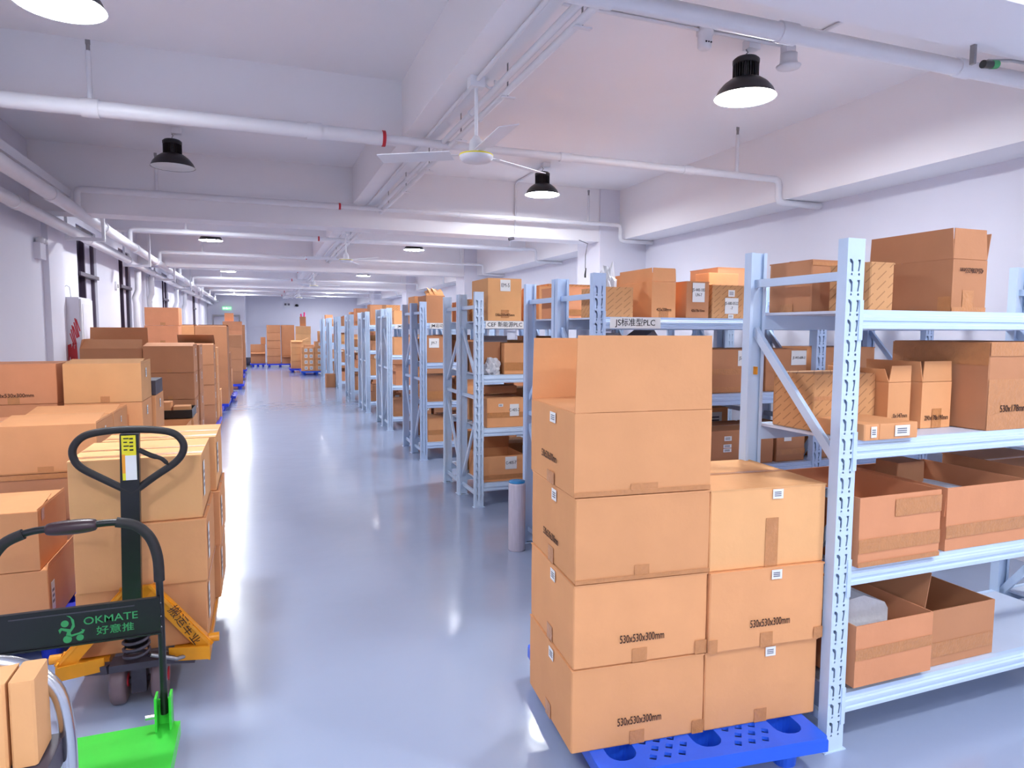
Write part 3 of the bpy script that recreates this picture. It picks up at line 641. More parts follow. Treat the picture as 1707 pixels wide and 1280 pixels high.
# --- goods on the other rows: a filler with its own words for every carton
shelf_w = {LV[0]:'lowest', LV[1]:'second', LV[2]:'third', LV[3]:'top'}
place_w = ('nearest aisle', 'second from aisle', 'third from aisle', 'fourth from aisle', 'fifth from aisle', 'sixth from aisle')
kinds = [('kraft','tan carton'),('kraft_b','brown carton'),('kraft_y','yellowish carton'),('kraft_p','reddish carton'),('printed','printed carton')]
def fill(k, half, xend, skip=(), x_from=0.0, lv=LV, order0=0):
    x0, y0 = ROWS[k]; y0 += .578*half
    for z in lv:
        if (z) in skip: continue
        x = x0 + PW + .015 + (x_from or random.uniform(0, .05)); n = order0; prev = None
        while True:
            w = random.choice((.24, .3, .36, .42, .5)); 
            if x + w > x0 + 1.72 or n > 5 or x > xend: break
            h = random.uniform(.16, .36) if z < 1.7 else random.choice((.18, .22, .27, .33, .4))
            op = random.random() < .35 and z < 1.7
            mi, wd = kinds[random.choice((0,0,1,1,2,3,3,4) if z > 1.7 else (0,1,1,2,3,3))]
            if op and mi == 'printed': mi, wd = kinds[0]
            if prev == (wd, op): pass
            ft = []
            if not op and random.random() < .5: ft.append(('tape','F',0,.1,1,.28))
            if random.random() < .45: ft.append(('sticker','F',.55,.5,.85,.9))
            d = random.uniform(.34, .44)
            st = 'open ' if op else ''
            note = ' with note' if any(f[0]=='sticker' for f in ft) else ''
            carton('%s%s%s, %s shelf, %s half of %s rack row, %s' % (st, wd, note, shelf_w[z], ('near','far')[half], ordn[k], place_w[n]),
                   x, y0+.05+random.uniform(0,.05), z+.001, w, d, h, rz=random.uniform(-.03,.03), m=mi, open_=op, feats=ft, group='cartons on the %s rack row' % ordn[k])
            if z < 1.7 and h < .2 and not op and random.random() < .6:
                h2 = random.uniform(.08,.14)
                carton('small %s lying on another, %s shelf, %s half of %s row, %s' % (wd, shelf_w[z], ('near','far')[half], ordn[k], place_w[n]),
                       x+.03, y0+.09, z+.005+h, w*.7, d*.7, h2, m=mi, group='cartons on the %s rack row' % ordn[k])
            x += w + random.uniform(.015, .09); n += 1
# third row by hand at the aisle end
G3 = 'cartons on the third rack row'; x3, y3 = ROWS[3]
carton('tall carton with a white note high up, third rack row top shelf', 1.98, y3+.07, Z1, .335, .5, .395, m='kraft_y', group=G3, seam=False, feats=[('sticker','F',.36,.70,.66,.97,'EM-5',.05),('tape','F',.38,.07,.62,.26),('text','F','530x250x405mm',.034,.5,.14)])
carton('carton behind the open brown one on the third shelf of the third rack row', 2.14, y3+.06, Z2, .30, .4, .29, m='kraft', group=G3, feats=[('tape','F',0,.12,1,.38)])
carton('narrow shaded carton next to the post, third shelf of the third rack row', 1.93, y3+.14, Z2, .20, .36, .30, m='kraft_b', group=G3)
tag(MB().box(1.96,2.2,y3+.15,y3+.42,Z2+.302,Z2+.36).build('grey_tray', M['grey']), 'grey tray resting on the narrow carton of the third rack row', 'tray')
crumple('crumpled white plastic bag on the shelf edge of the third rack row', 'bag', 2.03, y3+.09, Z2, .085, .14, M['film'], 'plastic_bag', 9)
carton('carton with tape band and handwritten note on the second shelf of the third rack row', 1.965, y3+.05, Z3, .38, .46, .27, m='kraft', group=G3, feats=[('tape','F',0,.34,1,.52),('sticker','F',.60,.38,.84,.80,'C-405-2',.04),('sticker','F',.30,.72,.42,.82)])
carton('flat tray carton lying on the open back carton in the third rack row', 2.0, y3+.3, Z3+.30, .36, .18, .07, m='kraft_b', group=G3, seam=False)
carton('open-topped carton with a handwritten note on the lowest shelf of the third rack row', 1.93, y3+.05, Z4-.0, .42, .46, .24, m='kraft', open_=True, flaps={'B':(-20,.16)}, group=G3, feats=[('tape','F',0,.08,1,.26),('sticker','F',.52,.46,.80,.96,'C-405-7',.04)])
fill(3, 0, 4, x_from=.56, order0=1)
fill(3, 1, 3.0)
G4 = 'cartons on the fourth rack row'; x4, y4 = ROWS[4]
carton('brown carton at the aisle end of the fourth rack row top shelf', 1.955, y4+.06, Z1, .245, .46, .345, m='kraft_b', group=G4, seam=False)
carton('tan carton at the rear of the fourth rack row top shelf', 1.94, y4+.66, Z1, .35, .4, .36, m='kraft', group=G4, seam=False)
b = MB(); 
for k in range(5): b.obox((2.05+.03*k, y4+.25, Z1+.375+.012*(k%2)), (.05,.01,.02*(-1)**k), (.0,.05,.02), (-.012,.0,.03))
tag(b.build('crumpled_paper', M['kraft_y']), 'crumpled brown paper on top of the brown carton, fourth rack row', 'paper')
carton('carton with a white note near the post, third shelf, fourth rack row', 1.96, y4+.06, Z2, .26, .4, .34, m='kraft_b', group=G4, feats=[('sticker','F',.12,.55,.62,.9,'JM-7',.05)])
carton('tan carton with wide tape on the second shelf of the fourth rack row', 1.95, y4+.06, Z3, .32, .4, .33, m='kraft_b', group=G4, feats=[('tape','F',0,.1,1,.4)])
carton('tan carton near the post on the lowest shelf of the fourth rack row', 1.97, y4+.06, Z4, .33, .4, .30, m='kraft', group=G4, feats=[('tape','F',0,.3,1,.5)])
fill(4, 0, 4, x_from=.42, order0=1); fill(4, 1, 2.6, skip=(LV[3],))
for k in range(5, 10): fill(k, 0, 3.1); fill(k, 1, 2.1)
fill(10, 0, 2.4)
fill(2, 1, 3.4)
fill(2, 0, 3.9, x_from=1.45, lv=(LV[0],), order0=3)

# stretch film roll standing on the floor
t = thing('film_roll', 'roll of stretch film with a blue core standing on the floor beside the carton stack', 'roll', (1.775, 4.62, 0))
b = MB().lathe([(0.036,.0),(.062,.0),(.064,.01),(.064,.50),(.062,.515),(.036,.515)], 28); b.build('film', M['roll'], t)
MB().lathe([(.03,-.0),(.036,.0),(.036,.53),(.03,.53),(.03,-.0)], 24).build('core', M['cyan'], t)
tag(MB().lathe([(0,.515),(.061,.515),(.061,.528),(0,.528)], 24, c=(1.775,4.62,0)).build('end_cap', M['cyan']), 'blue end disc lying on the stretch film roll', 'cap')
# small brown carton on the floor by the far racks
carton('small brown carton alone on the floor against the far racks', 1.71, 19.6, 0, .26, .3, .38, m='kraft_b', seam=False)
# ------------------------------------------------------------------ pallets
def rrect(x0, y0, x1, y1, r, n=4):
    P = []
    for cx, cy, a0 in ((x1-r,y1-r,0),(x0+r,y1-r,90),(x0+r,y0+r,180),(x1-r,y0+r,270)):
        for k in range(n+1): a = math.radians(a0+90*k/n); P.append((cx+r*math.cos(a), cy+r*math.sin(a)))
    return P
def pallet(label, x, y, w, d, rz=0, m='blue_d', detail=False, h=.145, group='blue plastic pallets'):
    c_, s_ = math.cos(rz), math.sin(rz); cx = x+(w/2)*c_-(d/2)*s_; cy = y+(w/2)*s_+(d/2)*c_
    t = thing('plastic_pallet', label, 'pallet', (cx, cy, 0), rz, group); mm = M[m]
    holes = []; cups = []
    xs = [-w/2+.11, 0, w/2-.11]; ys = [-d/2+.13, 0, d/2-.13]
    for X in xs:
        for Y in ys: holes.append(rrect(X-.055, Y-.075, X+.055, Y+.075, .05)); cups.append((X, Y))
    if detail:
        for (xa, xb) in ((xs[0]+.085, xs[1]-.085), (xs[1]+.085, xs[2]-.085)):
            nx = 3
            for i in range(nx):
                for j in range(20):
                    X = xa + (xb-xa)*(i+.5+(.25 if j%2 else -.25))/nx; Y = -d/2+.05 + j*.045
                    holes.append([(X-.018,Y-.006),(X+.004,Y-.017),(X+.018,Y+.006),(X-.004,Y+.017)])
    deck = link('deck', plate([rrect(-w/2, -d/2, w/2, d/2, .02)], holes, .012, 'deck', mm, lambda c: (c.x, c.y, h-.006+c.z)), t)
    b = MB(); e = .008
    for a in ((-w/2+.003, w/2-.003, -d/2+.001, -d/2+e), (-w/2+.003, w/2-.003, d/2-e, d/2-.001), (-w/2+.001, -w/2+e, -d/2+e, d/2-e), (w/2-e, w/2-.001, -d/2+e, d/2-e)): b.box(*a, h-.055, h-.011)
    b.build('rim', mm, t)
    for X, Y in cups:
        b = MB(); n = 24
        top = rrect(X-.056, Y-.076, X+.056, Y+.076, .05, 5); bot = rrect(X-.042, Y-.06, X+.042, Y+.06, .038, 5); n = len(top)
        ti = rrect(X-.0545, Y-.0745, X+.0545, Y+.0745, .049, 5); bi = rrect(X-.039, Y-.057, X+.039, Y+.057, .036, 5)
        b.add([(p[0],p[1],h-.002) for p in top]+[(p[0],p[1],0) for p in bot]+[(p[0],p[1],h-.002) for p in ti]+[(p[0],p[1],.004) for p in bi],
              [(i,(i+1)%n,n+(i+1)%n,n+i) for i in range(n)]+[(2*n+i,3*n+i,3*n+(i+1)%n,2*n+(i+1)%n) for i in range(n)]+[tuple(range(n,2*n)), tuple(range(3*n,4*n))]+[(i,2*n+i,2*n+(i+1)%n,(i+1)%n) for i in range(n)])
        b.build('foot', mm, t)
    return t
# foreground stack on the right
A0 = math.radians(-5.0)
pallet('bright blue plastic pallet under the eight cartons in the right foreground', 1.055, 1.915, .90, .98, math.radians(-6.5), 'blue', True, .147)
def put(ax, ay, rz, u, v):
    return ax+u*math.cos(rz)-v*math.sin(rz), ay+u*math.sin(rz)+v*math.cos(rz)
GS = 'cartons printed 530x530x300mm on the foreground pallet'
txt = '530x530x300mm'
z = .149
lev = ('bottom', 'second', 'third')
for i in range(3):
    x, y = put(1.0, 2.053, A0, (0, .004, .006)[i], 0)
    ft = [('tape','F',.43,0,.54,.17),('tape','L',.44,0,.56,.2)]
    if i < 2: ft += [('text','F',txt,.042,.50,.30,.60), ('tape','F',.91,.0,1.0,.17)]
    else: ft += [('text','L',txt,.040,.50,.33,.62), ('tape','F',0,0,1,.05)]
    ft.append(('sticker','L',.52,.82,.62,.96))
    carton('left-column carton on the blue pallet in the foreground, %s from the floor' % lev[i], x, y, z, .527, .50, .303, rz=A0, m='kraft', feats=ft, group=GS)
    z += .3095
x, y = put(1.0, 2.053, A0, .0, .0)
carton('topmost opened carton of the foreground stack with tall raised front flap', x, y, z, .53, .50, .293, rz=A0, m='kraft', open_=True,
       flaps={'F':(0,.265),'B':(0,.25),'L':(-88,.24),'R':(-3,.26)}, feats=[('tape','F',.40,0,.60,.13),('tape','F',0,0,1,.06),('text','L',txt,.040,.48,.34,.62),('sticker','L',.50,.80,.62,.93),('tape','L',.44,0,.6,.16)], group=GS)
z = .149
for i in range(3):
    x, y = put(1.0, 2.053, A0, (.532, .536, .536)[i], (.0, -.012, .0)[i])
    ft = [('tape','F',.44,0,.55,.18)] if i < 2 else [('tape','F',.47,.0,.58,.62)]
    if i == 1: ft += [('text','F',txt,.042,.52,.31,.60),('tape','F',0,0,.07,.17),('tape','F',.92,.02,1,.17)]
    ft.append(('sticker','F',.52,.86,.61,.98))
    carton('right-column carton on the blue pallet in the foreground, %s from the floor' % lev[i], x, y, z, (.495,.500,.503)[i], .50, .303, rz=A0, m=('kraft','kraft','kraft_y')[i], feats=ft, group=GS)
    z += .3075

# ------------------------------------------------------------------ left side
def stack(n, x, y, z, w, d, h, words, m='kraft', rz=0, group=None, feats=(), top=None, jit=.006):
    for i in range(n):
        last = i == n-1
        kw = dict(m=m, rz=rz, feats=feats, group=group)
        if last and top: kw.update(top)
        pos = ('lowest', 'second', 'third', 'fourth', 'fifth', 'sixth', 'seventh')[i] if not last else 'topmost'
        carton('%s, %s of its stack' % (words, pos if n > 1 else 'alone'), x+random.uniform(-jit, jit), y+random.uniform(-jit, jit), z, w, d, h-.006, **kw); z += h
    return z
lt = [('tape','F',.42,0,.56,.16),('sticker','R',.06,.25,.16,.75)]
# the jacked-up load
GJ = 'cartons on the pallet jack'
for j, y in enumerate((3.36, 3.90)):
    zz = .185
    for i in range(3):
        carton('carton on the pallet jack, %s column, %s' % (('near','far')[j], ('bottom','middle','top')[i]), -.795+.03*j+.008*math.sin(i*2), y+.008*math.cos(i*3), zz, .53, .515, .292, m='kraft_y' if i == 2 else 'kraft', group=GJ,
               feats=[('sticker','R',.10,.30,.22,.86),('tape','R',0,0,1,.04)]+([('tape','T',.0,.10,1,.2)] if i == 2 else []))
        zz += .2975
MB_ = M['kraft']
# nearest left pallet with two cartons
pallet('blue pallet at the left edge under two cartons, behind the platform trolley', -1.95, 3.78, 1.03, 1.0)
GL = 'cartons on the left edge pallet'
carton('lower carton at the left edge, on the blue pallet', -1.555, 3.87, .147, .53, .53, .30, m='kraft', feats=lt, group=GL, flaps={'R':(4,.03)})
carton('upper opened carton at the left edge with folded flaps', -1.585, 3.87, .452, .53, .50, .295, m='kraft', open_=True, flaps={'F':(-84,.27),'B':(-91,.22),'R':(-8,.01),'L':(-80,.1)}, feats=[('tape','R',.1,.8,.2,1.0)], group=GL)
# second left pallet: C stacks
pallet('blue pallet under the large opened cartons behind the left edge pallet', -2.05, 4.84, 1.1, 1.15)
GC = 'large cartons behind the left edge pallet'
for j, y in enumerate((4.87, 5.41)):
    for i in range(2):
        carton('plain carton of the %s column behind the left edge pallet, %s level' % (('near','far')[j], ('bottom','middle')[i]), -1.53, y, .147+.303*i, .54, .52, .297, m='kraft_b', group=GC, feats=[('tape','F',.0,.9,1,1)] if i else [])
    carton('opened carton with pale lit flap, %s column behind the left edge pallet' % ('near','far')[j], -1.53, y, .753, .54, .52, .297, m='kraft', open_=True, flaps={'F':(-83,.30),'B':(-92,.22),'R':(-6,.012)}, group=GC,
           feats=[('tape','F',.40,.02,.56,.14),('tape','F',0,0,1,.03),('sticker','R',.45,.7,.5,.85)])
for i in range(3):
    carton('reddish carton against the left wall behind the opened ones, %s level' % ('bottom','second','third')[i], -2.09, 4.87, .147+.303*i, .53, .53, .297, m='kraft_p', group=GC)
# third pallet: A and B
pallet('blue pallet under the tall tan cartons by the left wall', -2.1, 6.0, 1.25, 1.15)
GA = 'tan cartons by the left wall'
for i in range(4):
    carton('tan carton of the stack beside the left aisle, %s from the floor' % ('first','second','third','top one, fourth')[i], -1.425, 6.0, .147+.309*i, .53, .50, .303, m='kraft_y' if i == 3 else 'kraft', group=GA,
           feats=[('tape','F',.46,0,.58,.16),('sticker','R',.4,.6,.5,.85)], **(dict(open_=True, flaps={'F':(-84,.26),'B':(-91,.22),'R':(3,.015)}) if i == 3 else {}))
for i in range(4):
    carton('reddish tan carton at the left edge of the view, %s from the floor' % ('first','second','third','top one, fourth')[i], -2.12, 6.05, .147+.309*i, .64, .50, .303, m='kraft_p', group=GA,
           feats=[('tape','F',.5,0,.62,.2),('text','F',txt,.042,.56,.22,.9)] if i == 3 else [])
for i in range(3):
    carton('tan carton behind the aisle stack, %s from the floor' % ('first','second','third')[i], -1.40, 6.53, .147+.309*i, .53, .50, .303, m='kraft', group=GA, feats=[('sticker','R',.45,.6,.55,.85)])
tag(MB().box(-1.2,-.868,6.55,6.98,1.075,1.20).build('black_carton', M['grey_dark']), 'small black carton lying behind the top tan carton by the aisle', 'box')
# fourth pallet: trays in front of E
pallet('blue pallet under the black rimmed trays', -1.95, 7.55, 1.27, 1.2)
GT = 'cartons under the black rimmed trays'
for j, (x, y) in enumerate(((-1.83, 7.6), (-1.27, 7.65), (-1.25, 8.18))):
    for i in range(2):
        carton('carton of the %s column under the black rimmed tray, %s' % (('left','right','rear right')[j], ('lower','upper')[i]), x, y, .147+.255*i, .53, .50, .25, m='kraft', open_=(i == 1 and j == 1), flaps=({'L':(60,.1)} if (i==1 and j==1) else None), group=GT)
t = thing('tray', 'black rimmed tray holding small cartons on the left side pallets', 'tray', (-1.0, 8.42, .665))
MB().box(-.26,.26,-.24,.24,0,.01).build('tray_floor', M['grey_dark'], t)
b = MB(); b.box(-.27,.27,-.25,-.24,0,.09); b.box(-.27,.27,.24,.25,0,.09); b.box(-.27,-.26,-.24,.24,0,.09); b.box(.26,.27,-.24,.24,0,.09); b.build('tray_rim', M['black'], t)
for i, x in enumerate((-1.24, -1.1, -.93)):
    carton('small carton standing in the black rimmed tray, %s' % ('left one','middle one','right one')[i], x, 8.25, .677, (.12,.15,.17)[i], .2, (.15,.16,.11)[i], m='kraft', seam=False, group='small cartons in the tray')
# fifth pallet: E, F
pallet('blue pallet under the tall brown cartons halfway down the left side', -2.1, 8.95, 1.3, 1.2)
GE = 'brown cartons halfway down the left side'
for j, y in enumerate((9.0, 9.55)):
    for i in range(4):
        carton('brown carton of the %s aisle column halfway down the left side, %s' % (('near','far')[j], ('lowest','second','third','top one')[i]), -1.315+.02*j, y, .147+.325*i, .545, .52, .318, m='kraft_b', group=GE,
               feats=[('tape','F',.46,.0,.56,.14),('sticker','R',.46,.6,.54,.9)], **(dict(open_=True, flaps={'F':(-83,.30),'B':(-91,.22),'R':(10,.02)}) if i == 3 and j == 0 else {}))
for i in range(4):
    carton('brown carton beside the left wall halfway down, %s' % ('lowest','second','third','top one with tall raised flaps')[i], -1.965, 9.02, .147+.318*i, .64, .52, .311, m='kraft_b', group=GE,
           **(dict(open_=True, flaps={'F':(-40,.14),'B':(3,.25),'L':(-20,.12),'R':(-10,.02)}) if i == 3 else {}))
# sixth pallet: I
pallet('blue pallet under the brown cartons with yellow lit flaps', -2.0, 11.3, 1.35, 1.2)
GI = 'brown cartons with pale flaps'
for i in range(4):
    carton('brown carton at the aisle under the pale flap, %s' % ('lowest','second','third','top one, opened')[i], -1.24, 11.45, .147+.315*i, .545, .5, .309, m='kraft_b', group=GI, feats=[('sticker','R',.3,.3,.4,.6)],
           **(dict(open_=True, flaps={'F':(-86,.28),'B':(-50,.24)}) if i == 3 else {}))
    carton('brown carton of the rear column beyond the pale flap, %s' % ('lowest','second','third','top one')[i], -1.22, 11.97, .147+.30*i, .54, .5, .294, m='kraft', group=GI)
stack(2, -.92, 12.55, .001, .25, .4, .3, 'small tan carton with a printed mark near the aisle', group=GI)
# seventh: G peach stack
pallet('blue pallet under the tallest peach coloured stack at the left wall', -2.05, 13.05, 1.35, 1.15)
for i in range(6):
    carton('peach carton of the tallest left wall stack, %s from floor' % ('first','second','third','fourth','fifth','top one, sixth')[i], -1.875+.01*(i%2), 13.1, .147+.312*i, .53, .5, .306, m='kraft_p', group='tallest left stack', feats=[('tape','F',.45,0,.6,.16)])
stack(3, -1.3, 13.1, .147, .5, .5, .31, 'tan carton right of the tallest left stack', group='tallest left stack')
# eighth: H tall cartons
pallet('blue pallet under the two tall brown cartons', -2.05, 14.55, 1.42, 1.25)
for j, x in enumerate((-1.57, -1.21)):
    carton('tall brown carton with open top, %s of the pair beside the aisle' % ('left','right')[j], x, 14.6, .147, (.35,.58)[j], .9, 1.55, m='kraft_b' if j else 'kraft', open_=True, flaps={'F':(-70,.05),'B':(-80,.2)}, group='tall brown cartons')
pallet('blue pallet beyond the tall brown cartons', -2.05, 16.2, 1.5, 1.2)
stack(3, -1.2, 16.3, .147, .55, .5, .33, 'brown carton beyond the tall pair', m='kraft_b', group='left cartons beyond the tall pair', top=dict(open_=True, flaps={'F':(100,.2)}))
stack(2, -.9, 17.0, .147, .25, .4, .28, 'small tan carton at the aisle beyond the tall pair', group='left cartons beyond the tall pair')
pallet('blue pallet under the narrow brown tower', -1.9, 19.6, 1.45, 1.3)
stack(4, -1.03, 19.8, .147, .54, .6, .335, 'brown carton of the narrow tower beside the aisle', m='kraft_b', group='narrow brown tower')
stack(4, -1.65, 19.8, .147, .56, .6, .36, 'brown carton left of the narrow tower', m='kraft_b', group='narrow brown tower')
pallet('blue pallet beyond the narrow brown tower', -1.9, 23.0, 1.4, 1.3)
stack(6, -1.12, 23.2, .147, .56, .55, .29, 'tan carton of the tall column far down the left side', m='kraft_p', group='far left column')
stack(1, -1.06, 23.3, 1.892, .26, .3, .26, 'small carton crowning the far left column', m='kraft_p', group='far left column')
stack(5, -1.75, 23.2, .147, .56, .55, .31, 'brown carton left of the far left column', m='kraft_b', group='far left column')
pallet('farthest blue pallet on the left side', -1.9, 26.5, 1.4, 1.3)
stack(5, -1.1, 26.7, .147, .56, .6, .33, 'brown carton of the last left stack before the doorway', m='kraft_b', group='last left stack')
stack(5, -1.8, 26.7, .147, .56, .6, .33, 'brown carton beside the last left stack', m='kraft_b', group='last left stack')
stack(3, -.95, 25.2, .0, .3, .4, .4, 'narrow tan carton standing by the far aisle edge', group='last left stack')

# ------------------------------------------------------------------ far end of the aisle
pallet('blue pallet under the brown cartons at the far wall, left one', .22, 30.6, 1.12, 1.1)
pallet('blue pallet under the brown cartons at the far wall, right one', 1.4, 29.85, 1.0, 1.1)
stack(5, .25, 30.8, .147, .56, .55, .335, 'brown carton of the left column at the far wall', m='kraft_b', group='far wall cartons')
carton('brown carton with a pale torn edge in the far middle column', .85, 30.8, .147, .54, .55, .31, m='kraft_b', open_=True, flaps={'F':(95,.2)}, group='far wall cartons')
carton('tall brown carton standing in the far middle column', .85, 30.85, .46, .54, .5, 1.36, m='kraft_b', group='far wall cartons')
stack(5, 1.42, 30.0, .147, .6, .55, .325, 'orange tan carton of the right column at the far wall', m='kraft_y', group='far wall cartons')
carton('small carton on top of the right far column holding pink rolls', 1.60, 30.15, 1.775, .24, .25, .4, m='kraft_b', group='far wall cartons')
for i, x in enumerate((1.655, 1.78)):
    tag(MB().tube([(x,30.25,2.176),(x+.01*(2*i-1),30.25,2.30+.07*i)], .032, 8).build('pink_roll', M['pink']), 'bright pink roll standing on the small far carton, %s one' % ('left','right')[i], 'roll')
carton('low open carton beside the far wall cartons on the left', -.42, 31.2, .145, .6, .6, .5, m='kraft_b', open_=True, flaps={'F':(110,.2)}, group='far wall cartons')
carton('low brown carton resting on the open one at the far wall', -.42, 31.2, .651, .6, .5, .32, m='kraft_b', group='far wall cartons')
pallet('blue pallet under the low cartons near the stub wall', -.45, 31.1, .64, .8)
carton('small tan carton behind the low far cartons', .0, 31.4, .98, .2, .3, .3, m='kraft_b', group='far wall cartons')
tag(MB().lathe([(0,0),(.14,0),(.16,.35),(.15,.36),(.13,.03),(0,.03)], 14, c=(-.5, 32.6, 0)).build('bin', M['grey_dark']), 'small dark bin on the floor beside the stub wall corner', 'bin')
pallet('bright blue pallet under the many labelled cartons near the far racks', 1.33, 25.06, 1.1, 1.1, m='blue')
wd4 = ('bottom', 'second', 'third', 'fourth', 'top')
for j in range(2):
    for i in range(4 if j == 0 else 5):
        carton('tan carton dotted with white labels, %s column, %s level' % (('left','right')[j], wd4[i]), 1.36+.46*j, 25.1, .147+.213*i, .45, .45, .207, m='kraft', group='labelled cartons near the far racks', seam=False,
               feats=[('sticker','F',.22,.25,.45,.8),('sticker','F',.62,.25,.85,.8)] if i < 4 else [('sticker','F',.3,.3,.6,.8)])
carton('tan carton with a blue edge standing on the labelled cartons', 1.95, 25.2, 1.215, .3, .35, .36, m='kraft', group='labelled cartons near the far racks')
carton('small brown carton between the labelled cartons and the far column', 1.55, 26.6, .147, .45, .5, .9, m='kraft', group='labelled cartons near the far racks')
pallet('blue pallet behind the labelled cartons', 1.0, 26.55, 1.1, 1.1)
stack(4, 1.08, 26.9, .147, .42, .5, .27, 'orange tan carton left behind the labelled cartons', m='kraft_y', group='labelled cartons near the far racks', top=dict(open_=True, flaps={'R':(70,.25),'F':(120,.12)}))

# ------------------------------------------------------------------ hand pallet jack
J = thing('pallet_jack', 'orange hand pallet jack with black loop handle lifting the near cartons', 'pallet jack', (-.54, 3.22, 0))
MB().bar((-.008,-.01,.40), (.012,-.02,1.21), .072, .035, (0,1,0)).build('handle_shaft', M['black'], J)
b = MB(); pts = []
ctrl = [(.012,-.02,.955),(-.09,-.02,1.02),(-.17,-.02,1.075),(-.197,-.02,1.12),(-.195,-.02,1.165),(-.16,-.02,1.205),(-.10,-.02,1.222),(0,-.02,1.228),(.10,-.02,1.222),(.175,-.02,1.205),(.212,-.02,1.165),(.212,-.02,1.12),(.18,-.02,1.075),(.10,-.02,1.02),(.012,-.02,.955)]
def smooth(P, n=5, closed=False):
    out = []
    for i in range(len(P)-1):
        p0 = Vector(P[max(i-1,0)]); p1 = Vector(P[i]); p2 = Vector(P[i+1]); p3 = Vector(P[min(i+2,len(P)-1)])
        for k in range(n):
            u = k/n; out.append(.5*((2*p1)+(p2-p0)*u+(2*p0-5*p1+4*p2-p3)*u*u+(3*p1-p0-3*p2+p3)*u**3))
    return out+[Vector(P[-1])]
b.tube(smooth(ctrl), .0155, 12).build('loop_handle', M['rubber'], J)
MB().tube(smooth([(.045,-.03,1.14),(.09,-.035,1.115),(.13,-.035,1.098),(.155,-.035,1.07)]), [.011]*8+[.009]*6+[.005]*2, 8).build('release_lever', M['rubber'], J)
lb = MB().box(-.018,.036,-.0405,-.039,1.015,1.205).build('yellow_label', M['yellow'], J); lb.rotation_euler = (0, .0, 0)
MB().box(-.018,-.006,-.0415,-.0405,1.045,1.125).build('orange_strip', M['orange_l'], lb)
MB().box(-.006,.036,-.0412,-.0405,1.015,1.12).build('white_panel', M['paper'], lb)
b = MB()
for k in range(4):
    b.box(-.010,.004+.006*(k%2),-.0415,-.0405,1.142+.016*k,1.147+.016*k); b.box(.012,.026,-.0415,-.0405,1.14+.016*k,1.146+.016*k)
b.build('label_lettering', M['black_ink'], lb)
# pump unit
MB().lathe([(0,.27),(.045,.27),(.045,.42),(.03,.43),(0,.43)], 16, c=(.0,.02,0)).build('pump_body', M['black'], J)
sp = []
for k in range(90): a = k*2*PI/16; sp.append((-.0+.05*math.cos(a), .0+.05*math.sin(a), .22+.17*k/90))
MB().tube(sp, .007, 6).build('coil_spring', M['grey_dark'], J)
b = MB(); b.box(-.10,.10,-.045,.05,.185,.215); b.bar((-.10,0,.19),(-.20,.06,.17),.05,.035); b.bar((.10,0,.2),(.22,.05,.16),.05,.035); b.box(-.03,.03,.02,.10,.05,.19); b.box(-.075,.075,.06,.08,.078,.1)
b.build('axle_carrier', M['grey_dark'], J)
b = MB().tube([(-.2,.05,.17),(-.27,.08,.19)], .016, 8); b.build('link_rod', M['metal'], J)
MB().tube([(.06,-.04,.24),(.16,-.03,.2),(.26,.05,.19)], .01, 8).build('link_rod', M['metal'], J)
for x in (-.108, .052):
    wl_ = MB(); wl_.add([], []); 
    prof = [(.0,-.03),(.06,-.03),(.084,-.03),(.095,-.024),(.098,-.015),(.098,.015),(.095,.024),(.084,.03),(.06,.03),(0,.03)]
    me = MB().lathe(prof, 32).mesh('w', M['wheel']); o = link('steer_wheel', me, J, (x+.03, .06, .098), (0, PI/2, 0)); 
    h_ = link('hub', MB().lathe([(0,-.034),(.03,-.034),(.03,.034),(0,.034)], 16).mesh('h', M['red']), o)
# orange frame
b = MB()
b.add([(-.075,.10,.50),(.075,.10,.50),(.075,.12,.50),(-.075,.12,.50),(-.09,.10,.30),(.09,.10,.30),(.09,.12,.30),(-.09,.12,.30)], [(0,1,5,4),(3,7,6,2),(0,4,7,3),(1,2,6,5),(0,3,2,1),(4,5,6,7)])
for s_ in (-1, 1):
    b.bar((s_*.05,.10,.47), (s_*.285,.0,.215), .065, .008, (0,1,0.2))
    b.bar((s_*.05,.11,.50), (s_*.295,.02,.235), .012, .06, (0,1,0))
b.build('tower_frame', M['orange'], J)
for s_ in (-1, 1):
    f = MB(); f.prism([(s_*.12,.0),(s_*.295,-.04),(s_*.295,.05),(s_*.12,.09)], .18, .187, 'z'); f.prism([(s_*.125,.0),(s_*.295,-.04),(s_*.295,-.03),(s_*.125,.01)], .18, .238, 'z')
    f.prism([(s_*.287,-.035),(s_*.295,-.035),(s_*.295,.10),(s_*.287,.10)], .175, .25, 'z'); f.build('front_plate', M['orange'], J)
    f = MB(); x0, x1 = sorted((s_*.13, s_*.285)); f.box(x0, x1, .10, 1.20, .135, .178); f.build('fork', M['orange'], J)
    r = MB().tube([(s_*.285,.03,.25),(s_*.33,.03,.25)], .02, 12).build('entry_roller', M['orange'], J)
    for yy in (1.0, 1.1): r = link('load_roller', MB().tube([(-.04,0,0),(.04,0,0)], .04, 14).mesh('r', M['wheel']), J, (s_*.205, yy, .041)); 
    MB().box(s_*.205-.045, s_*.205+.045, .97, 1.13, .075, .14).build('roller_bracket', M['grey_dark'], J)
q = put_text(J, '搬运车业', .052, 'F', (0,0,0), M['ink'], .9, name='frame_lettering')
dv = Vector((.235,-.10,-.255)).normalized(); nrm = Vector((.10,-.97,.0)).normalized(); upv = nrm.cross(dv).normalized()
if upv.z < 0: upv = -upv
#
Mx = Matrix((( dv.x, upv.x, nrm.x, .19), (dv.y, upv.y, nrm.y, .022), (dv.z, upv.z, nrm.z, .325), (0,0,0,1)))
q.matrix_basis = Mx

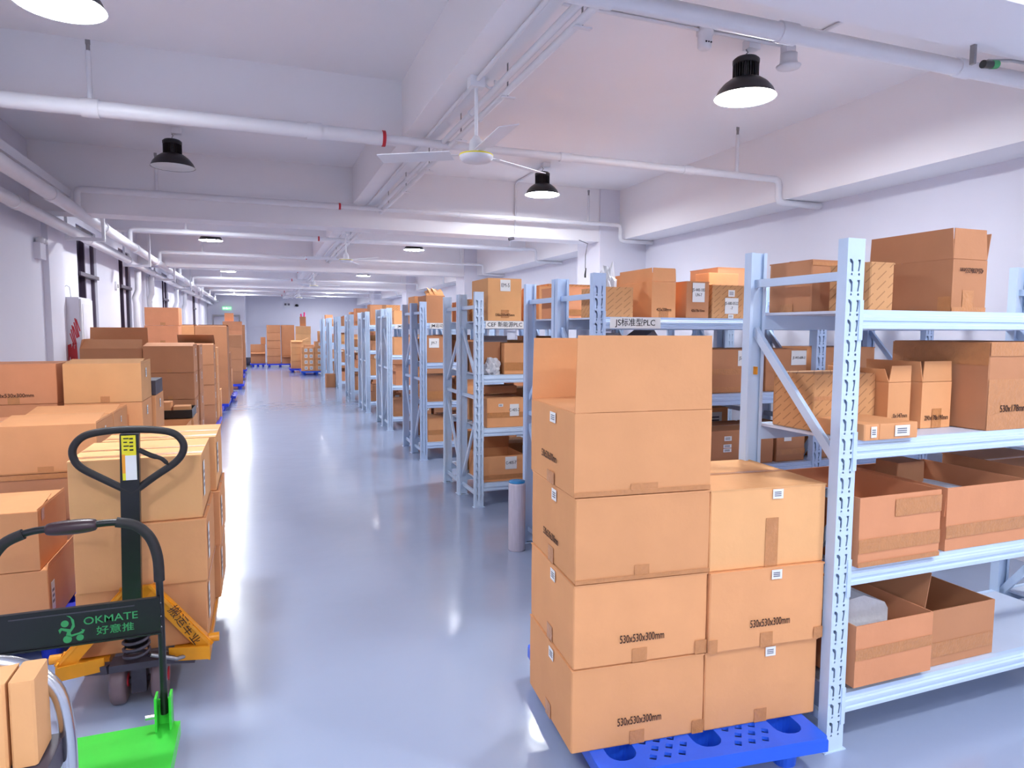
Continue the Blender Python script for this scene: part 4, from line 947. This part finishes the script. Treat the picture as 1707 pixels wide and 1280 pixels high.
# ------------------------------------------------------------------ green platform trolley
T = thing('platform_trolley', 'green platform trolley with folding black tube handle and lettered panel', 'trolley', (-.63, 2.30, 0))
pl = link('platform', plate([rrect(-.31,-.42,.31,.42,.03)], [rrect(.13+dx-.012, .10+dy-.008, .13+dx+.012, .10+dy+.008, .008) for dx, dy in ((0,0),(.09,-.03),(0,-.07))], .004, 'platform', M['green'], lambda c: (c.x, c.y, .172+c.z)), T)
b = MB(); b.box(-.31,.31,-.42,-.41,.12,.17); b.box(-.31,.31,.41,.42,.12,.17); b.box(-.31,-.30,-.41,.41,.12,.17); b.box(.30,.31,-.41,.41,.12,.17); b.build('platform_rim', M['green'], T)
MB().box(-.295,.295,-.40,.40,.155,.168).build('underside', M['green'], T)
for s_ in (-1, 1):
    k = MB(); k.box(s_*.26-.028,s_*.26-.02,.36,.42,.174,.30); k.box(s_*.26+.02,s_*.26+.028,.36,.42,.174,.30); k.box(s_*.26-.028,s_*.26+.028,.412,.42,.174,.27); k.build('hinge_bracket', M['green'], T)
    c = MB().tube([(s_*.24-.02,.33,.06),(s_*.24+.02,.33,.06)], .058, 20).build('caster_wheel', M['wheel'], T); MB().box(s_*.24-.03,s_*.24+.03,.30,.36,.06,.155).build('caster_fork', M['metal'], T)
    c = MB().tube([(s_*.24-.02,-.33,.06),(s_*.24+.02,-.33,.06)], .058, 20).build('caster_wheel', M['wheel'], T); MB().box(s_*.24-.03,s_*.24+.03,-.36,-.30,.06,.155).build('caster_fork', M['metal'], T)
MB().tube([(.20,.38,.225),(.232,.38,.225)], .009, 8).build('release_knob', M['chrome'], T)
hp = smooth([(-.26,.40,.22),(-.26,.40,.5),(-.26,.40,.78),(-.25,.40,.86),(-.20,.40,.925),(-.12,.40,.955),(0,.40,.958),(.12,.40,.962),(.19,.40,.945),(.235,.40,.895),(.255,.40,.82),(.26,.40,.7),(.26,.40,.22)])
MB().tube(hp, .0125, 12).build('handle_tube', M['black'], T)
MB().tube(smooth([(-.258,.40,.76),(-.252,.40,.85),(-.21,.40,.918),(-.15,.40,.948)]), .0185, 12).build('foam_sleeve', M['rubber'], T)
MB().tube(smooth([(.13,.40,.962),(.19,.40,.944),(.235,.40,.895),(.257,.40,.82),(.26,.40,.73)]), .0185, 12).build('foam_sleeve', M['rubber'], T)
gr = smooth([(-.085,.40,.956),(-.05,.40,.957),(0,.40,.958),(.04,.40,.959),(.07,.40,.96)])
MB().tube(gr, [.015+.011*math.sin(PI*k/(len(gr)-1))**.5 for k in range(len(gr))], 14).build('hand_grip', M['handle'], T)
P_ = MB(); P_.box(-.275,.262,.375,.385,.54,.678); P_.box(-.275,.262,.368,.375,.54,.546); P_.box(-.275,.262,.368,.375,.672,.678); P_.build('lettered_panel', M['black'], T)
for x in (-.12,):
    MB().box(-.20,.18,.3735,.375,.655,.659).build('panel_ridge', M['grey_dark'], T)
g = M['green_d']
put_text(T, 'OKMATE', .038, 'F', (.105,.3735,.6215), g, 1.12, name='printed_text', bold=True)
put_text(T, '好意推', .034, 'F', (.118,.3735,.580), g, 1.18, name='printed_text', bold=True)
b = MB()
def disc(cx, cz, r, n=20): b.add([(cx+r*math.cos(2*PI*k/n), .3738, cz+r*math.sin(2*PI*k/n)) for k in range(n)]+[(cx+r*math.cos(2*PI*k/n), .3746, cz+r*math.sin(2*PI*k/n)) for k in range(n)], [tuple(range(n)), tuple(range(2*n-1,n-1,-1))]+[(k,(k+1)%n,n+(k+1)%n,n+k) for k in range(n)])
disc(-.03,.565,.0135); disc(.008,.566,.0115); disc(-.036,.622,.012)
b.prism([(-.048,.609),(-.020,.600),(-.014,.616),(-.018,.640),(-.030,.650),(-.020,.648),(-.008,.632),(-.006,.608),(-.020,.588),(-.018,.580),(.004,.584),(.016,.590),(.012,.596),(.024,.592),(.018,.580),(.004,.578),(-.020,.572),(-.034,.580),(-.030,.592),(-.046,.600),(-.052,.588),(-.056,.602)][::-1], .3738, .3746, 'y')
b.build('emblem', g, T)
b = MB()
for z_ in (.60,.65,.56): b.lathe([(0,0),(.006,0),(.005,.003),(0,.004)], 8, c=(.26,.385,z_))
b.build('rivets', M['metal'], T)

# ------------------------------------------------------------------ steel tube cart at the lower left
K = thing('tube_cart', 'small cart with bent chrome tube frame and dark shelf at the lower left corner', 'cart', (-.62, 1.36, 0))
kp = smooth([(-.24,.14,.0+.1),(-.24,.14,.8),(-.22,.14,.95),(-.15,.14,1.015),(0,.14,1.025),(.14,.14,1.015),(.215,.14,.965),(.24,.14,.88),(.243,.14,.7),(.243,.14,.1)])
MB().tube(kp, .0145, 14).build('tube_frame', M['chrome'], K)
MB().tube([(.243,-.30,.1),(.243,-.30,.65)], .0145, 12).build('tube_leg', M['chrome'], K); MB().tube([(-.243,-.30,.1),(-.243,-.30,.65)], .0145, 12).build('tube_leg', M['chrome'], K)
b = MB(); b.box(-.23,.235,-.34,.15,.815,.850); b.box(-.23,.235,-.34,.15,.80,.815); b.build('upper_shelf', M['grey_dark'], K)
MB().box(-.235,.235,-.34,.15,.2,.23).build('lower_shelf', M['grey_dark'], K)
for x in (-.243,.243):
    for y in (-.3,.14): MB().tube([(x-.015,y,.05),(x+.015,y,.05)], .05, 16).build('caster_wheel', M['wheel'], K)
for i, (x, l) in enumerate(((-.477, 'upright tan carton on the tube cart, right one'), (-.522, 'upright tan carton on the tube cart, middle one'), (-.567, 'upright tan carton on the tube cart, left one cut by the frame'))):
    carton(l, x+.034, 1.405, .852, .04, .09, .162, m='kraft_y', seam=False, group='upright cartons on the tube cart')
